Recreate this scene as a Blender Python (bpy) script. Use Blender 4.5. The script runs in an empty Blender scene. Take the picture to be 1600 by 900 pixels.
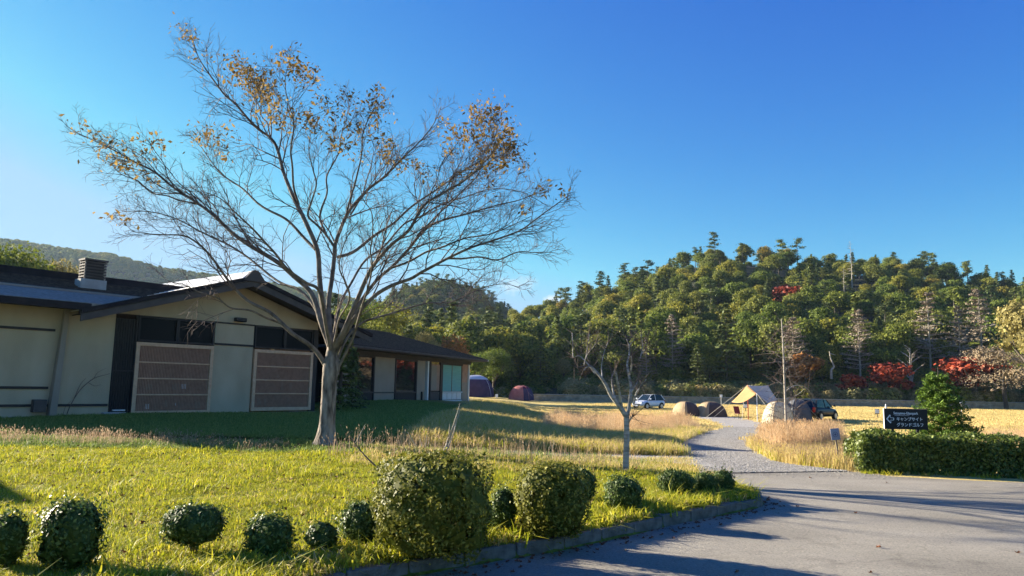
import bpy, math, random
import numpy as np
from mathutils import Vector, Matrix, Euler
SC = bpy.context.scene
COL = SC.collection
rad = math.radians
rnd = random.Random(7)
NR = np.random.default_rng(11)

# ------------------------------------------------------------------ camera
PITCH, ROLL, FPX = rad(7.64), rad(1.0), 1155.0
F = np.array([0, math.cos(PITCH), math.sin(PITCH)])
_R0 = np.array([1., 0, 0]); _U0 = np.array([0, -math.sin(PITCH), math.cos(PITCH)])
R = math.cos(ROLL)*_R0 + math.sin(ROLL)*_U0
U = math.cos(ROLL)*_U0 - math.sin(ROLL)*_R0
EYE = np.array([0, 0, 1.6])
cd = bpy.data.cameras.new('camera'); cam = bpy.data.objects.new('camera', cd); COL.objects.link(cam)
cam.matrix_world = Matrix(((R[0], U[0], -F[0], 0), (R[1], U[1], -F[1], 0), (R[2], U[2], -F[2], 1.6), (0, 0, 0, 1)))
cd.sensor_width = 36; cd.lens = FPX/1600*36; cd.clip_start = 0.1; cd.clip_end = 6000
SC.camera = cam
# ------------------------------------------------------------------ sky, sun, exposure
SUN_AZ, SUN_EL = rad(-64), rad(17.5)          # azimuth from +Y, negative = to the left
sdir = Vector((math.sin(SUN_AZ)*math.cos(SUN_EL), math.cos(SUN_AZ)*math.cos(SUN_EL), math.sin(SUN_EL)))
W = bpy.data.worlds.new('World'); SC.world = W; W.use_nodes = True
nt = W.node_tree; nt.nodes.clear()
def NN(nt, t, **k):
    n = nt.nodes.new(t)
    for a, b in k.items(): setattr(n, a, b)
    return n
SKYG = .05*2**1.95/1.06
sky = NN(nt, 'ShaderNodeTexSky', sky_type='NISHITA', sun_disc=False)
sky.sun_elevation = SUN_EL; sky.sun_rotation = SUN_AZ
sky.altitude = 200; sky.air_density = 1.0; sky.dust_density = 0.2; sky.ozone_density = 3.0
bg = NN(nt, 'ShaderNodeBackground'); bg.inputs[1].default_value = 0.05
out = NN(nt, 'ShaderNodeOutputWorld')
def ray(u, v):
    return F + (u-800)/FPX*R + (450-v)/FPX*U
tc = NN(nt, 'ShaderNodeTexCoord')
def MN(op, a, b, clamp=None):
    n = NN(nt, 'ShaderNodeMath', operation=op); nt.links.new(a, n.inputs[0]); n.inputs[1].default_value = b; return n.outputs[0]
sp_ = NN(nt, 'ShaderNodeSeparateColor'); nt.links.new(sky.outputs[0], sp_.inputs[0]); cb_ = NN(nt, 'ShaderNodeCombineColor')
for i_, (pw, k_, mxv) in enumerate(((2.4, 1.6, .36), (1.5, 1.12, .62), (.46, .87, .87))):   # deeper, cleaner blue away from the sun
    x_ = MN('POWER', MN('MULTIPLY', sp_.outputs[i_], SKYG), pw); x_ = MN('MINIMUM', MN('MULTIPLY', x_, k_), mxv); nt.links.new(MN('DIVIDE', x_, SKYG), cb_.inputs[i_])
prev = cb_.outputs[0]
for (cu, cv, rr, amt) in ((868, 470, .016, .75), (803, 444, .028, .40)):     # two small white clouds over the ridge
    d = ray(cu, cv); d /= np.linalg.norm(d)
    sub = NN(nt, 'ShaderNodeVectorMath', operation='SUBTRACT'); sub.inputs[1].default_value = tuple(d)
    nt.links.new(tc.outputs['Generated'], sub.inputs[0])
    sq = NN(nt, 'ShaderNodeVectorMath', operation='MULTIPLY'); sq.inputs[1].default_value = (1, 1, 1.9)
    nt.links.new(sub.outputs[0], sq.inputs[0])
    ln = NN(nt, 'ShaderNodeVectorMath', operation='LENGTH'); nt.links.new(sq.outputs[0], ln.inputs[0])
    nz = NN(nt, 'ShaderNodeTexNoise'); nz.inputs['Scale'].default_value = 70; nz.inputs['Detail'].default_value = 6
    nt.links.new(tc.outputs['Generated'], nz.inputs['Vector'])
    ma = NN(nt, 'ShaderNodeMath', operation='MULTIPLY_ADD'); ma.inputs[1].default_value = rr*2.2; ma.inputs[2].default_value = -rr*1.1
    nt.links.new(nz.outputs[0], ma.inputs[0])
    ad = NN(nt, 'ShaderNodeMath', operation='ADD'); nt.links.new(ln.outputs[1], ad.inputs[0]); nt.links.new(ma.outputs[0], ad.inputs[1])
    mr = NN(nt, 'ShaderNodeMapRange', interpolation_type='SMOOTHSTEP'); mr.inputs['From Min'].default_value = rr*1.15; mr.inputs['From Max'].default_value = rr*.25
    mr.inputs['To Max'].default_value = amt
    nt.links.new(ad.outputs[0], mr.inputs['Value'])
    mx = NN(nt, 'ShaderNodeMix', data_type='RGBA'); mx.inputs['B'].default_value = (5.0, 5.2, 5.6, 1)
    nt.links.new(mr.outputs[0], mx.inputs['Factor']); nt.links.new(prev, mx.inputs['A']); prev = mx.outputs['Result']
nt.links.new(prev, bg.inputs[0]); nt.links.new(bg.outputs[0], out.inputs[0])
sl = bpy.data.lights.new('sun', 'SUN'); sl.energy = 5.0; sl.angle = rad(0.5); sl.color = (1.0, .89, .72)
so = bpy.data.objects.new('sun', sl); COL.objects.link(so); so.rotation_euler = sdir.to_track_quat('Z', 'Y').to_euler()
vs = SC.view_settings; vs.view_transform = 'Standard'; vs.look = 'None'; vs.gamma = 1; vs.use_curve_mapping = False
vs.exposure = 1.95
SC.cycles.max_bounces = 6; SC.cycles.transparent_max_bounces = 8; SC.cycles.volume_bounces = 0
SC.cycles.diffuse_bounces = 3

# ------------------------------------------------------------------ helpers
def ss(a, b, x):
    t = np.clip((np.asarray(x, float)-a)/(b-a), 0, 1); return t*t*(3-2*t)
def mix(c1, c2, t): return tuple(a*(1-t)+b*t for a, b in zip(c1, c2))
def mat(name, col, col2=None, scale=5., rough=.8, bump=0., bscale=None, metal=0., spec=.3, attr=False, objr=None, transl=0., detail=5., noise_amt=1., emit=None, stretch=None, coat=0.):
    m = bpy.data.materials.new(name); m.use_nodes = True; t = m.node_tree; b = t.nodes['Principled BSDF']
    L = t.links.new
    b.inputs['Roughness'].default_value = rough; b.inputs['Metallic'].default_value = metal
    b.inputs['Specular IOR Level'].default_value = spec; b.inputs['Coat Weight'].default_value = coat
    tcn = NN(t, 'ShaderNodeTexCoord'); vec = tcn.outputs['Object']
    if stretch:
        mp = NN(t, 'ShaderNodeMapping'); mp.inputs['Scale'].default_value = stretch; L(vec, mp.inputs[0]); vec = mp.outputs[0]
    csock = None
    if col2 is not None:
        fac = None
        if attr:
            a = NN(t, 'ShaderNodeAttribute', attribute_name='r'); fac = a.outputs['Fac']
        else:
            n = NN(t, 'ShaderNodeTexNoise'); n.inputs['Scale'].default_value = scale; n.inputs['Detail'].default_value = detail; L(vec, n.inputs['Vector'])
            mr = NN(t, 'ShaderNodeMapRange'); mr.inputs['From Min'].default_value = .5-.22/noise_amt; mr.inputs['From Max'].default_value = .5+.22/noise_amt; L(n.outputs[0], mr.inputs[0]); fac = mr.outputs[0]
        mx = NN(t, 'ShaderNodeMix', data_type='RGBA'); mx.inputs['A'].default_value = (*col, 1); mx.inputs['B'].default_value = (*col2, 1); L(fac, mx.inputs['Factor']); csock = mx.outputs['Result']
    if objr:
        oi = NN(t, 'ShaderNodeObjectInfo'); cr = NN(t, 'ShaderNodeValToRGB'); cr.color_ramp.interpolation = 'LINEAR'
        el = cr.color_ramp.elements
        el[0].position = objr[0][0]; el[0].color = (*objr[0][1], 1); el[1].position = objr[-1][0]; el[1].color = (*objr[-1][1], 1)
        for p, c in objr[1:-1]: e = el.new(p); e.color = (*c, 1)
        L(oi.outputs['Random'], cr.inputs[0])
        if csock is None: csock = cr.outputs[0]
        else:
            m2 = NN(t, 'ShaderNodeMix', data_type='RGBA', blend_type='MULTIPLY'); m2.inputs['Factor'].default_value = 1
            L(csock, m2.inputs['A']); L(cr.outputs[0], m2.inputs['B']); csock = m2.outputs['Result']
    if csock is not None: L(csock, b.inputs['Base Color'])
    else: b.inputs['Base Color'].default_value = (*col, 1)
    if bump:
        n = NN(t, 'ShaderNodeTexNoise'); n.inputs['Scale'].default_value = bscale or scale*4; n.inputs['Detail'].default_value = 6; L(vec, n.inputs['Vector'])
        bp = NN(t, 'ShaderNodeBump'); bp.inputs['Strength'].default_value = min(1, bump); bp.inputs['Distance'].default_value = .02*max(1, bump); L(n.outputs[0], bp.inputs['Height']); L(bp.outputs[0], b.inputs['Normal'])
    if transl:
        tr = NN(t, 'ShaderNodeBsdfTranslucent'); ms = NN(t, 'ShaderNodeMixShader'); ms.inputs[0].default_value = transl
        if csock is not None: L(csock, tr.inputs[0])
        else: tr.inputs[0].default_value = (*col, 1)
        L(b.outputs[0], ms.inputs[1]); L(tr.outputs[0], ms.inputs[2]); L(ms.outputs[0], t.nodes['Material Output'].inputs[0])
    if emit: b.inputs['Emission Color'].default_value = (*emit[0], 1); b.inputs['Emission Strength'].default_value = emit[1]
    return m

def tag(o, label=None, cat=None, group=None, kind=None):
    if label: o['label'] = label
    if cat: o['category'] = cat
    if group: o['group'] = group
    if kind: o['kind'] = kind
    return o
def empty(name, loc=(0, 0, 0), rz=0.):
    o = bpy.data.objects.new(name, None); COL.objects.link(o); o.location = loc; o.rotation_euler = (0, 0, rz); o.empty_display_size = .2
    return o
def link_mesh(name, me, parent=None, loc=None):
    o = bpy.data.objects.new(name, me); COL.objects.link(o)
    if parent is not None: o.parent = parent
    if loc is not None: o.location = loc
    return o
def np_mesh(name, V, Fc, mats, fr=None, mi=None, smooth=False):
    """V (n,3); Fc: (m,k) array, all faces of one size"""
    V = np.asarray(V, np.float32); Fc = np.asarray(Fc, np.int32); m, k = Fc.shape
    me = bpy.data.meshes.new(name); me.vertices.add(len(V)); me.vertices.foreach_set('co', V.ravel())
    me.loops.add(m*k); me.loops.foreach_set('vertex_index', Fc.ravel())
    me.polygons.add(m); me.polygons.foreach_set('loop_start', np.arange(0, m*k, k, dtype=np.int32))
    for x in (mats if isinstance(mats, (list, tuple)) else [mats]): me.materials.append(x)
    if mi is not None: me.polygons.foreach_set('material_index', np.asarray(mi, np.int32))
    me.update(calc_edges=True)
    if smooth: me.polygons.foreach_set('use_smooth', np.ones(m, bool))
    if fr is not None:
        a = me.attributes.new('r', 'FLOAT', 'FACE'); a.data.foreach_set('value', np.asarray(fr, np.float32))
    return me

class MB:
    def __init__(s): s.v = []; s.f = []; s.m = []; s.cur = 0
    def add(s, vs, fs):
        b = len(s.v); s.v += [tuple(float(c) for c in v) for v in vs]; s.f += [tuple(i+b for i in f) for f in fs]; s.m += [s.cur]*len(fs); return s
    def box(s, x0, x1, y0, y1, z0, z1):
        return s.add([(x0,y0,z0),(x1,y0,z0),(x1,y1,z0),(x0,y1,z0),(x0,y0,z1),(x1,y0,z1),(x1,y1,z1),(x0,y1,z1)],
                     [(0,3,2,1),(4,5,6,7),(0,1,5,4),(1,2,6,5),(2,3,7,6),(3,0,4,7)])
    def prism(s, poly, y0, y1):       # polygon in (x,z), extruded along y
        n = len(poly); vs = [(x, y0, z) for x, z in poly]+[(x, y1, z) for x, z in poly]
        return s.add(vs, [tuple(range(n)), tuple(range(2*n-1, n-1, -1))]+[(i, i+n, (i+1) % n+n, (i+1) % n) for i in range(n)])
    def slab(s, q, th):               # 4 points, thickened downwards
        q = [np.array(p, float) for p in q]; vs = [tuple(p) for p in q]+[(p[0], p[1], p[2]-th) for p in q]
        n = len(q)
        return s.add(vs, [tuple(range(n)), tuple(range(2*n-1, n-1, -1))]+[(i, (i+n), (i+1) % n+n, (i+1) % n) for i in range(n)])
    def tube(s, pts, rs, n=6, cap=True):
        pts = [Vector(p) for p in pts]
        if not hasattr(rs, '__len__'): rs = [rs]*len(pts)
        vs, fs = [], []
        for i, p in enumerate(pts):
            d = (pts[min(i+1, len(pts)-1)]-pts[max(i-1, 0)]).normalized()
            a = d.cross(Vector((0.31, .17, .93)) if abs(d.z) < .9 else Vector((1, 0, 0))).normalized(); b = d.cross(a)
            for k in range(n):
                t = 2*math.pi*k/n; vs.append(p+(a*math.cos(t)+b*math.sin(t))*rs[i])
        for i in range(len(pts)-1):
            for k in range(n): fs.append((i*n+k, i*n+(k+1) % n, (i+1)*n+(k+1) % n, (i+1)*n+k))
        if cap: fs.append(tuple(range(n-1, -1, -1))); fs.append(tuple((len(pts)-1)*n+k for k in range(n)))
        return s.add(vs, fs)
    def build(s, name, mats, parent=None, bevel=0., smooth=False, loc=None):
        me = bpy.data.meshes.new(name); me.from_pydata(s.v, [], s.f)
        for x in (mats if isinstance(mats, (list, tuple)) else [mats]): me.materials.append(x)
        me.polygons.foreach_set('material_index', s.m)
        if smooth: me.polygons.foreach_set('use_smooth', [True]*len(s.f))
        me.update()
        o = link_mesh(name, me, parent, loc)
        if bevel: md = o.modifiers.new('b', 'BEVEL'); md.width = bevel; md.segments = 2; md.limit_method = 'ANGLE'
        return o
def boxo(name, m, parent, *b, bevel=0.): return MB().box(*b).build(name, m, parent, bevel)

def copy_tree(o, parent=None):
    c = o.copy(); COL.objects.link(c)
    if parent is not None: c.parent = parent
    for ch in list(o.children): copy_tree(ch, c)
    return c

def leafquads(P, N, size, aspect=1.6, jitter=.6, rng=NR, sizevar=.35):
    """one bent leaf quad (2 triangles as a quad) per point; returns V,F"""
    n = len(P); N = N+rng.normal(0, jitter, (n, 3)); N /= np.linalg.norm(N, axis=1)[:, None]+1e-9
    T = np.cross(N, rng.normal(0, 1, (n, 3))); T /= np.linalg.norm(T, axis=1)[:, None]+1e-9
    B = np.cross(N, T); s = (size*(1+rng.normal(0, sizevar, n)).clip(.4, 1.9))[:, None]
    L_ = T*s*aspect*.5; Wd = B*s*.5
    V = np.stack([P-L_, P+Wd*.9-L_*.1, P+L_+N*s*.15, P-Wd*.9-L_*.1], 1).reshape(-1, 3)
    return V, np.arange(4*n).reshape(n, 4)
def tubes_np(lines, sides=3):
    """lines: list of (pts Nx3, radii N) -> V,F quads"""
    Vs, Fs, b = [], [], 0
    ang = np.arange(sides)*2*math.pi/sides; ca, sa = np.cos(ang), np.sin(ang)
    for P, r in lines:
        P = np.asarray(P, float); n = len(P); d = np.gradient(P, axis=0); d /= np.linalg.norm(d, axis=1)[:, None]+1e-9
        ref = np.array([.31, .17, .93]) if abs(d[0, 2]) < .9 else np.array([1., .1, 0])
        a = np.cross(d, ref); a /= np.linalg.norm(a, axis=1)[:, None]+1e-9; c = np.cross(d, a)
        r = np.broadcast_to(np.asarray(r, float), (n,))
        V = P[:, None, :]+(a[:, None, :]*ca[None, :, None]+c[:, None, :]*sa[None, :, None])*r[:, None, None]
        Vs.append(V.reshape(-1, 3)); i = np.arange(n-1)[:, None]*sides; k = np.arange(sides)[None, :]; k2 = (k+1) % sides
        Fs.append((np.stack([i+k, i+k2, i+sides+k2, i+sides+k], -1)+b).reshape(-1, 4)); b += n*sides
    return np.concatenate(Vs), np.concatenate(Fs)
def merge(parts):
    """[(V,F,mi,fr)] -> arrays"""
    V, Fc, M, Rr, b = [], [], [], [], 0
    for v, f, mi, fr in parts:
        V.append(v); Fc.append(f+b); b += len(v); M.append(np.full(len(f), mi)); Rr.append(fr if fr is not None else np.zeros(len(f)))
    return np.concatenate(V), np.concatenate(Fc), np.concatenate(M), np.concatenate(Rr)

# ------------------------------------------------------------------ terrain height
def crom(P, n=8):
    P = [np.array(p, float) for p in P]; P = [2*P[0]-P[1]]+P+[2*P[-1]-P[-2]]; o = []
    for i in range(1, len(P)-2):
        for k in range(n):
            t = k/n; a, b, c, d = P[i-1:i+3]
            o.append(.5*((2*b)+(-a+c)*t+(2*a-5*b+4*c-d)*t*t+(-a+3*b-3*c+d)*t**3))
    o.append(P[-2]); return np.array(o)
KERB = crom([(-8.5,-1.2),(-4.2,3.05),(-1.26,6.03),(-.52,6.75),(.04,7.22),(.55,7.62),(1.14,8.22),(1.86,8.98),(2.57,9.68),(3.12,10.2),(3.5,10.62),(3.68,11.05),(3.66,11.45),(3.5,11.8)], 8)
EDGE = np.concatenate([KERB, np.array([(3.6,12.4),(3.8,13.2),(3.5,14.1),(2.8,15.3),(1.5,16.1),(.3,16.6),(-3,17.4),(-9,18.5),(-30,20)])])
def sdist(x, y):                                  # signed distance behind the island edge (positive inside)
    x = np.asarray(x, float); y = np.asarray(y, float); shp = x.shape; x = x.ravel(); y = y.ravel()
    best = np.full(x.shape, 1e9); sg = np.ones(x.shape)
    for a, b in zip(EDGE[:-1], EDGE[1:]):
        dx, dy = b-a; l2 = dx*dx+dy*dy
        t = np.clip(((x-a[0])*dx+(y-a[1])*dy)/l2, 0, 1); px = a[0]+t*dx; py = a[1]+t*dy
        d = np.hypot(x-px, y-py); m = d < best-1e-9; best = np.where(m, d, best)
        cr = dx*(y-a[1])-dy*(x-a[0]); sg = np.where(m, np.sign(cr), sg)
    return (best*sg).reshape(shp)
def H(x, y):
    x = np.asarray(x, float); y = np.asarray(y, float)
    base = -.4*ss(17, 38, y)
    sx = 1-ss(-3.5, 3.5, x-.05*(y-17).clip(0, 20))
    bump = sx*(.13*ss(9, 17, y)+.38*ss(17.5, 28, y)+.42*ss(28, 44, y)*(1-.8*ss(-6.5, -1.5, x)))*(1-.55*ss(52, 85, y))
    d = sdist(x, y); w = .05+1.3*ss(11.6, 13.2, y)
    isl = .13*ss(0, 1, d/w)
    isl = isl*(1-ss(15, 19, y)*ss(-2, 2, x)) + 0
    isl = np.where(y > 19, .13*sx*1.0, isl)
    und = .02*np.sin(x*.9+y*.37)*np.sin(y*.6-x*.2)*ss(.3, 2, d)*(y < 60)
    mound = .10*np.exp(-((x+4.35)**2+(y-17)**2)/1.1)
    return base+bump+isl+und+mound
def H1(x, y): return float(H(np.array([x]), np.array([y]))[0])
def G(u, v, off=0.):
    r = ray(u, v); lo = 1.0; t = 3.0
    while t < 400:
        p = EYE+r*t
        if p[2] < H1(p[0], p[1])+off:
            a, b = t/1.03, t
            for _ in range(18):
                c = (a+b)/2; p = EYE+r*c
                if p[2] < H1(p[0], p[1])+off: b = c
                else: a = c
            return EYE+r*b
        t *= 1.03
    return EYE+r*t
def AT(u, v, depth):                               # the point seen at (u,v) that lies `depth` metres ahead (along +Y)
    r = ray(u, v); return EYE+r*(depth/r[1])
def HV(u): return 605+.0175*(u-800)                # horizon row
# ------------------------------------------------------------------ materials
M = {}
M['wall'] = mat('plaster', (.38, .30, .19), (.52, .42, .28), .9, .9, .5, 60, stretch=(1, 1, .45), detail=9)
M['wall2'] = mat('grey_plaster', (.27, .22, .165), (.32, .265, .20), 1.3, .9, .3, 60)
M['timber'] = mat('dark_timber', (.018, .017, .018), (.035, .03, .03), 6, .6, .3, 30, stretch=(1, 1, .2))
M['fascia'] = mat('slate_grey_board', (.07, .06, .055), (.105, .09, .08), 3, .7, .2, spec=.12)
M['pale_timber'] = mat('pale_timber', (.56, .34, .20), (.68, .44, .27), 8, .7, .3, 40)
M['lattice'] = mat('lattice_timber', (.36, .18, .11), (.50, .27, .17), 9, .7)
M['screen'] = mat('screen_paper', (.30, .165, .11), (.42, .26, .18), 2.2, .8)
M['glass'] = mat('dark_glass', (.006, .007, .008), None, rough=.12, spec=.06)
M['mirror_glass'] = mat('reflecting_glass', (.02, .022, .02), None, rough=.02, spec=1.0, coat=1.0)
M['teal'] = mat('teal_blind', (.13, .33, .30), (.19, .43, .38), 3, .7, stretch=(.3, 1, 8))
M['white'] = mat('white_paint', (.62, .61, .57), (.72, .71, .67), 3, .6)
M['concrete'] = mat('concrete', (.30, .29, .27), (.42, .41, .38), 3, .9, .5, 40)
M['shingle'] = mat('roof_shingle', (.034, .024, .016), (.11, .082, .058), 7, .9, .6, 30, spec=.04)
M['roof_metal'] = mat('roof_metal', (.22, .185, .145), (.34, .29, .235), 9, .9, .15, 20, spec=.08)
M['roof_bright'] = mat('pale_roof_metal', (.74, .72, .68), (.86, .84, .80), 3, .38, .1, 20, metal=.1, spec=.6)
M['ridge'] = mat('ridge_metal', (.020, .018, .020), (.034, .030, .032), 3, .8, spec=.04)
M['limb'] = mat('backlit_limb_bark', (.06, .048, .036), (.25, .21, .165), 7, .92, 1.6, 28, stretch=(1, 1, .5), noise_amt=1.0)  # darker than the trunk bark, backlit shade put into the colour
M['bark'] = mat('grey_bark', (.065, .052, .04), (.36, .31, .25), 9, .95, 3.0, 24, stretch=(1, 1, .25), noise_amt=1.5)
M['twig'] = mat('twig', (.085, .06, .05), (.16, .12, .10), 4, .85)
M['leaf_gold'] = mat('golden_leaf', (.13, .08, .025), (.38, .25, .075), attr=True, rough=.85, spec=.05, transl=.45)
M['birch'] = mat('pale_bark', (.22, .20, .17), (.50, .47, .42), 7, .85, .8, 30, stretch=(.5, .5, 2.5), noise_amt=1.5)
M['asphalt'] = mat('asphalt', (.26, .24, .195), (.38, .35, .29), .55, .85, .9, 160, noise_amt=1.0, spec=.15, detail=15)
def asphalt_wear(m):
    t = m.node_tree; L = t.links.new; b = t.nodes['Principled BSDF']; src = b.inputs['Base Color'].links[0].from_socket; tcn = NN(t, 'ShaderNodeTexCoord')
    def layer(src, scale, a0, a1, c, detail=3, stretch=None, rot=0):
        mp = NN(t, 'ShaderNodeMapping'); mp.inputs['Scale'].default_value = stretch or (1, 1, 1); mp.inputs['Rotation'].default_value = (0, 0, rot); L(tcn.outputs['Object'], mp.inputs[0])
        n = NN(t, 'ShaderNodeTexNoise'); n.inputs['Scale'].default_value = scale; n.inputs['Detail'].default_value = detail; L(mp.outputs[0], n.inputs['Vector'])
        r = NN(t, 'ShaderNodeMapRange'); r.inputs['From Min'].default_value = a0; r.inputs['From Max'].default_value = a1; L(n.outputs[0], r.inputs[0])
        x = NN(t, 'ShaderNodeMix', data_type='RGBA', blend_type='MULTIPLY'); x.inputs['B'].default_value = (*c, 1); L(r.outputs[0], x.inputs['Factor']); L(src, x.inputs['A']); return x.outputs['Result']
    s = layer(src, 55, .50, .72, (.55, .55, .56), 4); s = layer(s, 28, .58, .74, (1.45, 1.4, 1.3), 4); s = layer(s, .5, .5, .75, (.72, .72, .74), 6, (.35, 1.6, 1), .35); s = layer(s, 1.7, .60, .70, (.80, .80, .80), 5)
    v = NN(t, 'ShaderNodeTexVoronoi', feature='DISTANCE_TO_EDGE'); v.inputs['Scale'].default_value = .33
    n = NN(t, 'ShaderNodeTexNoise'); n.inputs['Scale'].default_value = 2.2; n.inputs['Detail'].default_value = 5; L(tcn.outputs['Object'], n.inputs['Vector'])
    a = NN(t, 'ShaderNodeVectorMath', operation='MULTIPLY_ADD'); a.inputs[1].default_value = (.9, .9, 0); L(n.outputs['Color'], a.inputs[0]); L(tcn.outputs['Object'], a.inputs[2]); L(a.outputs[0], v.inputs['Vector'])
    r = NN(t, 'ShaderNodeMapRange'); r.inputs['From Min'].default_value = .006; r.inputs['From Max'].default_value = .0; r.inputs['To Max'].default_value = .22; L(v.outputs['Distance'], r.inputs[0])
    x = NN(t, 'ShaderNodeMix', data_type='RGBA'); x.inputs['B'].default_value = (.05, .048, .045, 1); L(r.outputs[0], x.inputs['Factor']); L(s, x.inputs['A']); L(x.outputs['Result'], b.inputs['Base Color'])
asphalt_wear(M['asphalt'])
M['gravel'] = mat('gravel', (.24, .225, .20), (.50, .475, .43), 12, .95, 1.2, 50, detail=12, noise_amt=1.2, spec=.1)
M['block'] = mat('wall_block', (.24, .195, .135), (.46, .39, .29), 1.5, .9, .6, 12)
M['kerb'] = mat('kerb_concrete', (.07, .065, .05), (.22, .20, .17), 9, .9, .8, 40)
M['soil'] = mat('soil', (.045, .042, .022), (.09, .08, .035), .8, .95, .8, 12)
M['shrub'] = mat('shrub_leaf', (.05, .085, .016), (.17, .23, .06), attr=True, rough=.5, spec=.18, transl=.22)
M['shrub_olive'] = mat('olive_shrub_leaf', (.09, .105, .012), (.31, .29, .05), attr=True, rough=.55, spec=.15, transl=.25)
M['hedge'] = mat('hedge_leaf', (.045, .075, .010), (.21, .25, .05), attr=True, rough=.45, spec=.25, transl=.25)
M['spruce'] = mat('spruce_needle', (.05, .10, .014), (.17, .27, .035), attr=True, rough=.6, transl=.2)
M['grass_shade_tone'] = mat('shaded_lawn_grass', (.13, .20, .035), (.33, .38, .09), attr=True, rough=.7, transl=.3)  # darker, duller copy of the lawn green, building shade painted in
M['beige_twigs'] = mat('beige_twigs', (.17, .125, .075), (.36, .28, .17), attr=True, rough=.9)
M['grass'] = mat('lawn_grass', (.22, .27, .012), (.58, .53, .045), attr=True, rough=.6, transl=.45, objr=[(0, (.75, .8, .7)), (.6, (1, 1, 1)), (1, (1.25, 1.1, 1.1))])
M['dry'] = mat('dry_grass', (.48, .37, .13), (.82, .68, .33), attr=True, rough=.7, transl=.4, objr=[(0, (.75, .8, .7)), (1, (1.15, 1.05, 1))])
M['red'] = mat('reddish_grass', (.54, .36, .19), (.84, .66, .42), attr=True, rough=.75, transl=.4, objr=[(0, (.75, .75, .75)), (1, (1.1, 1.1, 1.1))])
M['seed'] = mat('seed_head', (.30, .20, .12), (.55, .42, .28), attr=True, rough=.8, transl=.4)
OLIVE = [(0, (.7, .85, .5)), (.25, (.9, 1.0, .6)), (.5, (1.15, 1.05, .6)), (.7, (1.0, 1.0, .9)), (.85, (1.5, 1.25, .6)), (.94, (1.7, 1.35, .7)), (1, (1.6, 1.05, .7))]
M['forest'] = mat('forest_leaf', (.06, .09, .018), (.27, .29, .06), attr=True, rough=.7, objr=OLIVE, transl=.38)
M['conifer'] = mat('conifer_needle', (.05, .075, .024), (.17, .20, .065), attr=True, rough=.7, objr=[(0, (.6, .75, .6)), (.5, (1, 1, .8)), (.8, (1.3, 1.25, .7)), (1, (1.6, 1.5, .7))], transl=.12)
M['maple'] = mat('red_maple_leaf', (.14, .025, .014), (.58, .10, .035), attr=True, rough=.6, transl=.3)
M['orange'] = mat('orange_leaf', (.22, .09, .02), (.48, .22, .05), attr=True, rough=.6, transl=.3)
M['yellow'] = mat('yellow_leaf', (.15, .13, .035), (.38, .32, .10), attr=True, rough=.6, transl=.3)
M['lime'] = mat('light_conifer', (.055, .085, .018), (.17, .19, .045), attr=True, rough=.65, transl=.2)
M['bare'] = mat('bare_twigs', (.13, .10, .07), (.36, .29, .20), attr=True, rough=.85)
M['brush'] = mat('brush_leaf', (.17, .155, .05), (.42, .36, .16), attr=True, rough=.8, objr=[(0, (.55, .7, .4)), (.5, (1, 1, 1)), (1, (1.3, 1.1, .9))], transl=.2)
M['ptrunk'] = mat('pale_trunk', (.30, .26, .20), (.48, .43, .35), 3, .9)
M['dtrunk'] = mat('dark_trunk', (.06, .05, .04), (.12, .10, .08), 3, .9)
M['hill'] = mat('hill_soil', (.018, .024, .008), (.035, .04, .014), .12, .95)
M['black'] = mat('black_board', (.006, .007, .012), None, rough=.45)
M['rubber'] = mat('tyre_rubber', (.015, .015, .015), None, rough=.8)
M['steel'] = mat('steel', (.45, .45, .45), None, rough=.35, metal=.8)

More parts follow.
